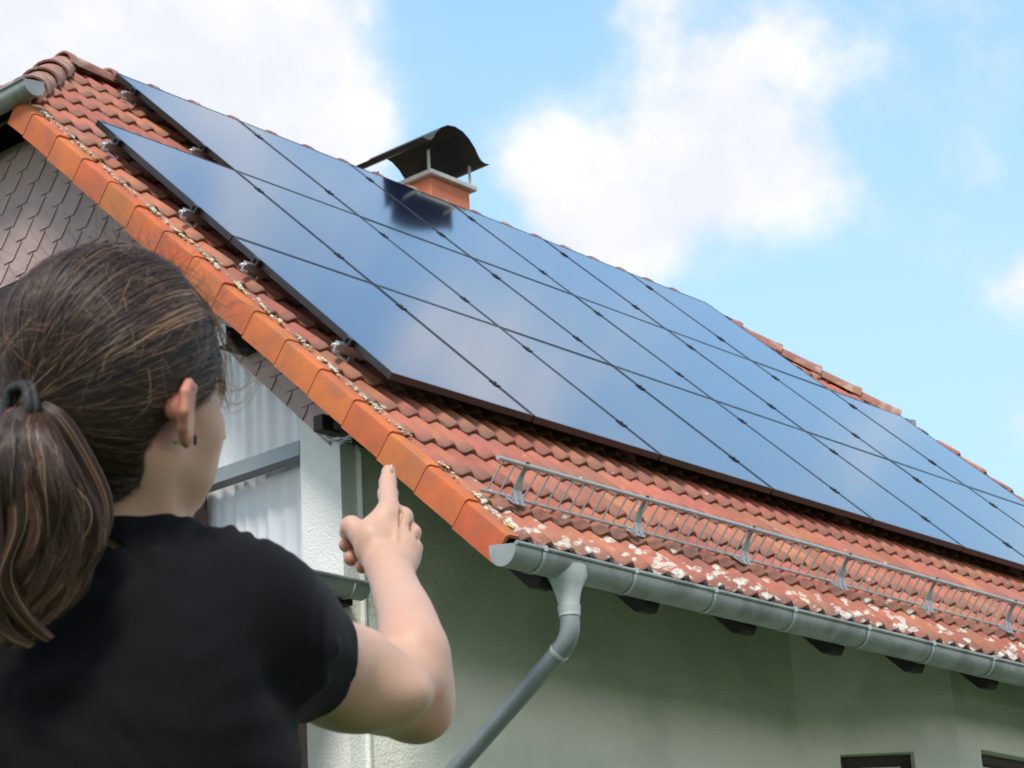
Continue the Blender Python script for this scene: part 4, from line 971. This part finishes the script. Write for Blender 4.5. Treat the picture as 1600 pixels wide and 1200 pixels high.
# more roots along the hairline: those strands lie on top
w_ = np.exp(-np.maximum(hlc[sel], 0)/.03)+.22; keep = sel[rng.random(len(sel)) < w_*.85]
tt = np.linspace(0, 1, n_seg)
for i in keep:
    d0 = cand[i]; om = math.acos(max(-1, min(1, d0@dT)))
    if om < .25: continue
    so_ = math.sin(om) if math.sin(om) > .15 else .15
    sl_ = (np.sin((1-tt)*om)/so_)[:, None]*d0+(np.sin(tt*om)/so_)[:, None]*dT
    sl_ /= np.linalg.norm(sl_, axis=1)[:, None]
    # clumping: neighbouring strands share a slow sideways drift; gravity sags the sides
    ph = 9*d0[0]+7*d0[1]; side = nrm(np.cross(d0, dT)); dr = (.045*math.sin(ph*2.1)+.02*math.sin(ph*9.7)+rng.normal(0, .012))*np.sin(np.pi*tt)
    sl_ = sl_+side[None]*dr[:, None]-hU[None]*(.05*np.sin(np.pi*tt)*max(0, 1-abs(d0@hU)))[:, None]*(1 if (d0@hU) < .6 else 0); sl_ /= np.linalg.norm(sl_, axis=1)[:, None]
    r = surf(sl_); lift = .0015+(.0065+rng.uniform(0, .0035)+.0015*math.sin(ph*5))*np.minimum(1, tt*5); top = max(0, float(d0@hU))
    lift = lift+.006*top*np.sin(np.pi*np.clip(tt*1.2, 0, 1))
    r = r+lift; r = r*(1-np.clip((tt-.86)/.14, 0, 1)**2)+rT*np.clip((tt-.86)/.14, 0, 1)**2
    P_s = HO+sl_*r[:, None]+side*(rng.uniform(.0003, .0016)*np.sin(tt*rng.uniform(6, 16)+rng.uniform(0, 6))*np.minimum(1, (1-tt)*6))[:, None]; q0 = (Pc_[i]-H0)@HB.T
    pxr = Pc_[i][0]/Pc_[i][2]*FPX+800; pyr = 600-Pc_[i][1]/Pc_[i][2]*FPX
    streak = .6 if (q0[0] > 0 and 290 < pxr < 340 and 484 < pyr < 508) else (.04 if q0[1] > .02 else .01)
    st.add(P_s, sl_, rng.uniform(.00020, .00042), haircol(streak))
# flyaways over the crown and temple
for k in range(1000):
    d0 = rng.normal(size=3); d0 /= np.linalg.norm(d0); d0 = nrm(d0+hU*.9+hR*.3)
    r0 = surf(d0[None])[0]; P0_ = HO+d0*(r0+.008)
    if hairline(P0_[None])[0] < 0: continue
    T0 = nrm(nrm(dT-d0*(d0@dT))+rng.normal(0, .45, 3)); L_ = rng.uniform(.02, .07); c1 = rng.normal(0, .5, 3)
    t_ = np.linspace(0, 1, 9)[:, None]; P_s = P0_+T0*L_*t_+d0*(.016*rng.random()*np.sin(np.pi*t_*.9))+c1*L_*.35*t_**2
    st.add(P_s, np.repeat(d0[None], 9, 0), rng.uniform(.00009, .00017), haircol(.5))
def spline(pts, n=28):
    pts = np.array(pts); k = len(pts); out = []
    for u_ in np.linspace(0, k-1-1e-6, n):
        i = int(u_); f = u_-i; p0, p1, p2, p3 = pts[max(i-1, 0)], pts[i], pts[min(i+1, k-1)], pts[min(i+2, k-1)]
        out.append(.5*((2*p1)+(-p0+p2)*f+(2*p0-5*p1+4*p2-p3)*f*f+(-p0+3*p1-3*p2+p3)*f**3))
    return np.array(out)
loops = [[(318, 470, 2.05), (345, 520, 2.06), (358, 575, 2.07), (366, 620, 2.07), (352, 640, 2.07), (344, 628, 2.07)],
         [(338, 500, 2.05), (372, 560, 2.06), (398, 588, 2.06), (414, 600, 2.06)],
         [(330, 520, 2.05), (352, 570, 2.06), (352, 618, 2.07), (366, 634, 2.07), (388, 622, 2.07), (404, 596, 2.07), (412, 575, 2.07)],
         [(325, 480, 2.05), (350, 540, 2.06), (356, 600, 2.06), (372, 612, 2.06), (395, 590, 2.06), (440, 570, 2.06)],
         [(300, 440, 2.05), (345, 480, 2.06), (375, 470, 2.06), (420, 500, 2.06)],
         [(262, 410, 2.05), (300, 425, 2.06), (330, 455, 2.06), (345, 500, 2.06)],
         [(200, 385, 2.05), (250, 378, 2.05), (300, 400, 2.05), (330, 440, 2.05)],
         [(130, 383, 2.03), (160, 365, 2.03), (200, 380, 2.04), (240, 388, 2.04)],
         [(150, 590, 1.97), (140, 625, 1.965), (118, 645, 1.963), (98, 668, 1.963)],
         [(180, 770, 2.0), (200, 740, 2.0), (240, 700, 2.02)]]
for lo_ in loops:
    for k in range(5 if lo_[0][0] > 250 else 2):
        pts = [lp(x+rng.normal(0, 4), y+rng.normal(0, 4), d) for x, y, d in lo_]; P_s = spline(pts, 30)
        st.add(P_s, np.repeat(V(0, 0, -1)[None], 30, 0), rng.uniform(.00016, .00028), np.array([.26, .17, .11])*rng.uniform(.6, 1.2))
for k in range(260):      # wispy front edge
    y = rng.uniform(440, 600); x = np.interp(y, [430, 480, 540, 600], [270, 320, 338, 344]); pts = [lp(x-12, y-25, 2.06), lp(x+rng.uniform(-2, 8), y, 2.07), lp(x+rng.uniform(-4, 12), y+rng.uniform(20, 45), 2.07)]
    st.add(spline(pts, 10), np.repeat(V(0, 0, -1)[None], 10, 0), .00012, np.array([.24, .155, .10])*rng.uniform(.5, 1.2))
cn = rng.normal(size=(30000, 3)); cn /= np.linalg.norm(cn, axis=1)[:, None]; rn = surf(cn); Pn = HO+cn*rn[:, None]; hn_ = hairline(Pn); qn = (Pn-H0)@HB.T
for i in np.where((hn_ > -.004) & (hn_ < .012) & (qn[:, 2] < .03))[0][:1800]:      # short soft hairs at the nape and behind the ear
    d0 = cn[i]; T0 = nrm(nrm(dT-d0*(d0@dT))+rng.normal(0, .22, 3)); t_ = np.linspace(0, 1, 6)[:, None]; L_ = rng.uniform(.012, .03)
    st.add(Pn[i]+T0*L_*t_+d0*(.0012+.006*t_), np.repeat(d0[None], 6, 0), .00014, haircol(.05)*.8)
st.build('strands', hair)
nb_ = bmesh.new(); nc_ = lp(612, 733, 2.547)
bmesh.ops.create_icosphere(nb_, subdivisions=3, radius=1)
for q in nb_.verts: q.co = Vector(to_world(nc_+np.array([.0016*q.co.x, .0052*q.co.y, .0050*q.co.z])))
me = bpy.data.meshes.new('fingernail'); nb_.to_mesh(me); nb_.free(); me.shade_smooth(); M['nail'] = mat('fingernail', (.66, .46, .38), rough=.3); me.materials.append(M['nail']); o = bpy.data.objects.new('fingernail', me); C.collection.objects.link(o); o.parent = person
# ponytail
pt = Strands(1.6)
guide = spline([TIE, lp(28, 668, 1.925), lp(42, 730, 1.915), lp(62, 800, 1.92), lp(58, 870, 1.925), (lp(38, 940, 1.93)), lp(-5, 1012, 1.94)], 34)
n_g = len(guide); tg = np.linspace(0, 1, n_g); width = np.interp(tg, [0, .06, .2, .45, .7, .88, 1], [.010, .015, .026, .040, .038, .030, .016])
for c in range(150):
    a = rng.uniform(0, 2*math.pi); rr = math.sqrt(rng.random()); A = rng.uniform(.004, .017); fq = rng.uniform(1.0, 1.9); ph = rng.uniform(0, 6.28); en = rng.uniform(.62, 1.02); cb_ = .06 if rng.random() < .3 else .01
    tone = rng.uniform(.5, 1.4)
    for k in range(64):
        da = rng.normal(0, .07); db = rng.normal(0, .07)
        ox = width*(rr*math.cos(a)+da)+A*np.sin(2*math.pi*fq*tg+ph)*tg**.6; oy = width*.62*(rr*math.sin(a)+db)+A*.6*np.cos(2*math.pi*fq*tg+ph)*tg**.6
        fr1 = rng.uniform(.0008, .004)*np.sin(tg*rng.uniform(8, 22)+rng.uniform(0, 6.28))*tg**.4; ox = ox+fr1; P_s = guide+ox[:, None]*V(1, 0, 0)+oy[:, None]*V(0, 0, 1)
        m = max(10, int(n_g*min(1, en*rng.uniform(.9, 1.04)))); P_s = P_s[:m]
        N_ = np.stack([ox[:m], np.zeros(m), oy[:m]-.02], 1); N_ /= np.maximum(np.linalg.norm(N_, axis=1), 1e-6)[:, None]
        col = haircol(cb_)*tone; lig = np.interp(m/n_g, [0, 1], [1, 1.0]); pt.add(P_s, N_, rng.uniform(.00022, .00042), col)
# a looser lock that swings out to the right of the tail
for lock, cnt_, wd in (([TIE+V(.010, 0, 0), lp(85, 660, 1.95), lp(125, 720, 1.955), (lp(160, 785, 1.96)), lp(164, 838, 1.96), lp(140, 880, 1.95), lp(110, 905, 1.945)], 620, .0105),
                       ([TIE, lp(70, 690, 1.94), lp(105, 760, 1.94), lp(128, 830, 1.945), (lp(118, 890, 1.945)), lp(80, 950, 1.94)], 420, .013),
                       ([TIE, lp(20, 720, 1.91), lp(30, 820, 1.90), lp(10, 900, 1.90), (lp(45, 965, 1.91)), lp(78, 1000, 1.92)], 380, .012),
                       ([TIE, lp(5, 700, 1.91), lp(-10, 800, 1.90), lp(5, 900, 1.90), (lp(10, 975, 1.91)), lp(50, 1010, 1.92)], 300, .012)):
    Gd = spline(lock, 26); tn = np.linspace(0, 1, 26); wv_ = wd*np.interp(tn, [0, .2, .6, 1], [.6, 1, .9, .25])
    for k in range(cnt_):
        a, r_s = rng.uniform(0, 6.28), math.sqrt(rng.random()); ox = wv_*r_s*math.cos(a)+.003*np.sin(6*tn+rng.uniform(0, 1)); oy = wv_*r_s*math.sin(a)
        P_s = Gd+ox[:, None]*V(.8, .6, 0)+oy[:, None]*V(0, 0, 1); pt.add(P_s, np.repeat(nrm(V(math.cos(a), 0, math.sin(a)-.3))[None], 26, 0), rng.uniform(.0003, .00055), haircol(.05)*rng.uniform(.6, 1.3))
pt.build('ponytail', hair)
core = SDF(); core.chain([guide[i] for i in range(1, 28, 3)], [max(.006, width[i]*.36) for i in range(1, 28, 3)], k=.01)
xs = axis(-.55, -.25, [], .005); ys = axis(-.26, .03, [], .005); zs = axis(1.84, 2.04, [], .005); F = core.grid(xs, ys, zs); Vt, Qt = nets(F, xs, ys, zs); link_mesh('ponytail_core', to_world(Vt), Qt, M['haircap'], hair)
# hair tie
ti = MB(); ax_ = nrm(guide[2]-TIE+V(-.01, .006, 0)); t1 = nrm(np.cross(ax_, V(0, 0, 1))); t2 = np.cross(ax_, t1)
for dx, rr in ((0, .0185), (.006, .0178)):
    pts = [Vector(to_world(TIE+ax_*(dx+.002)+(t1*math.cos(t)+t2*math.sin(t))*(rr+.0008*math.sin(5*t)))) for t in [2*math.pi*i/40 for i in range(41)]]
    ti.tube(pts, .0042, 10, caps=False)
M['elastic'] = mat('black elastic', (.012, .012, .014), (.02, .02, .022), 200, .6, .3, 500); ti.build('hair_tie', M['elastic'], person, smooth=True)
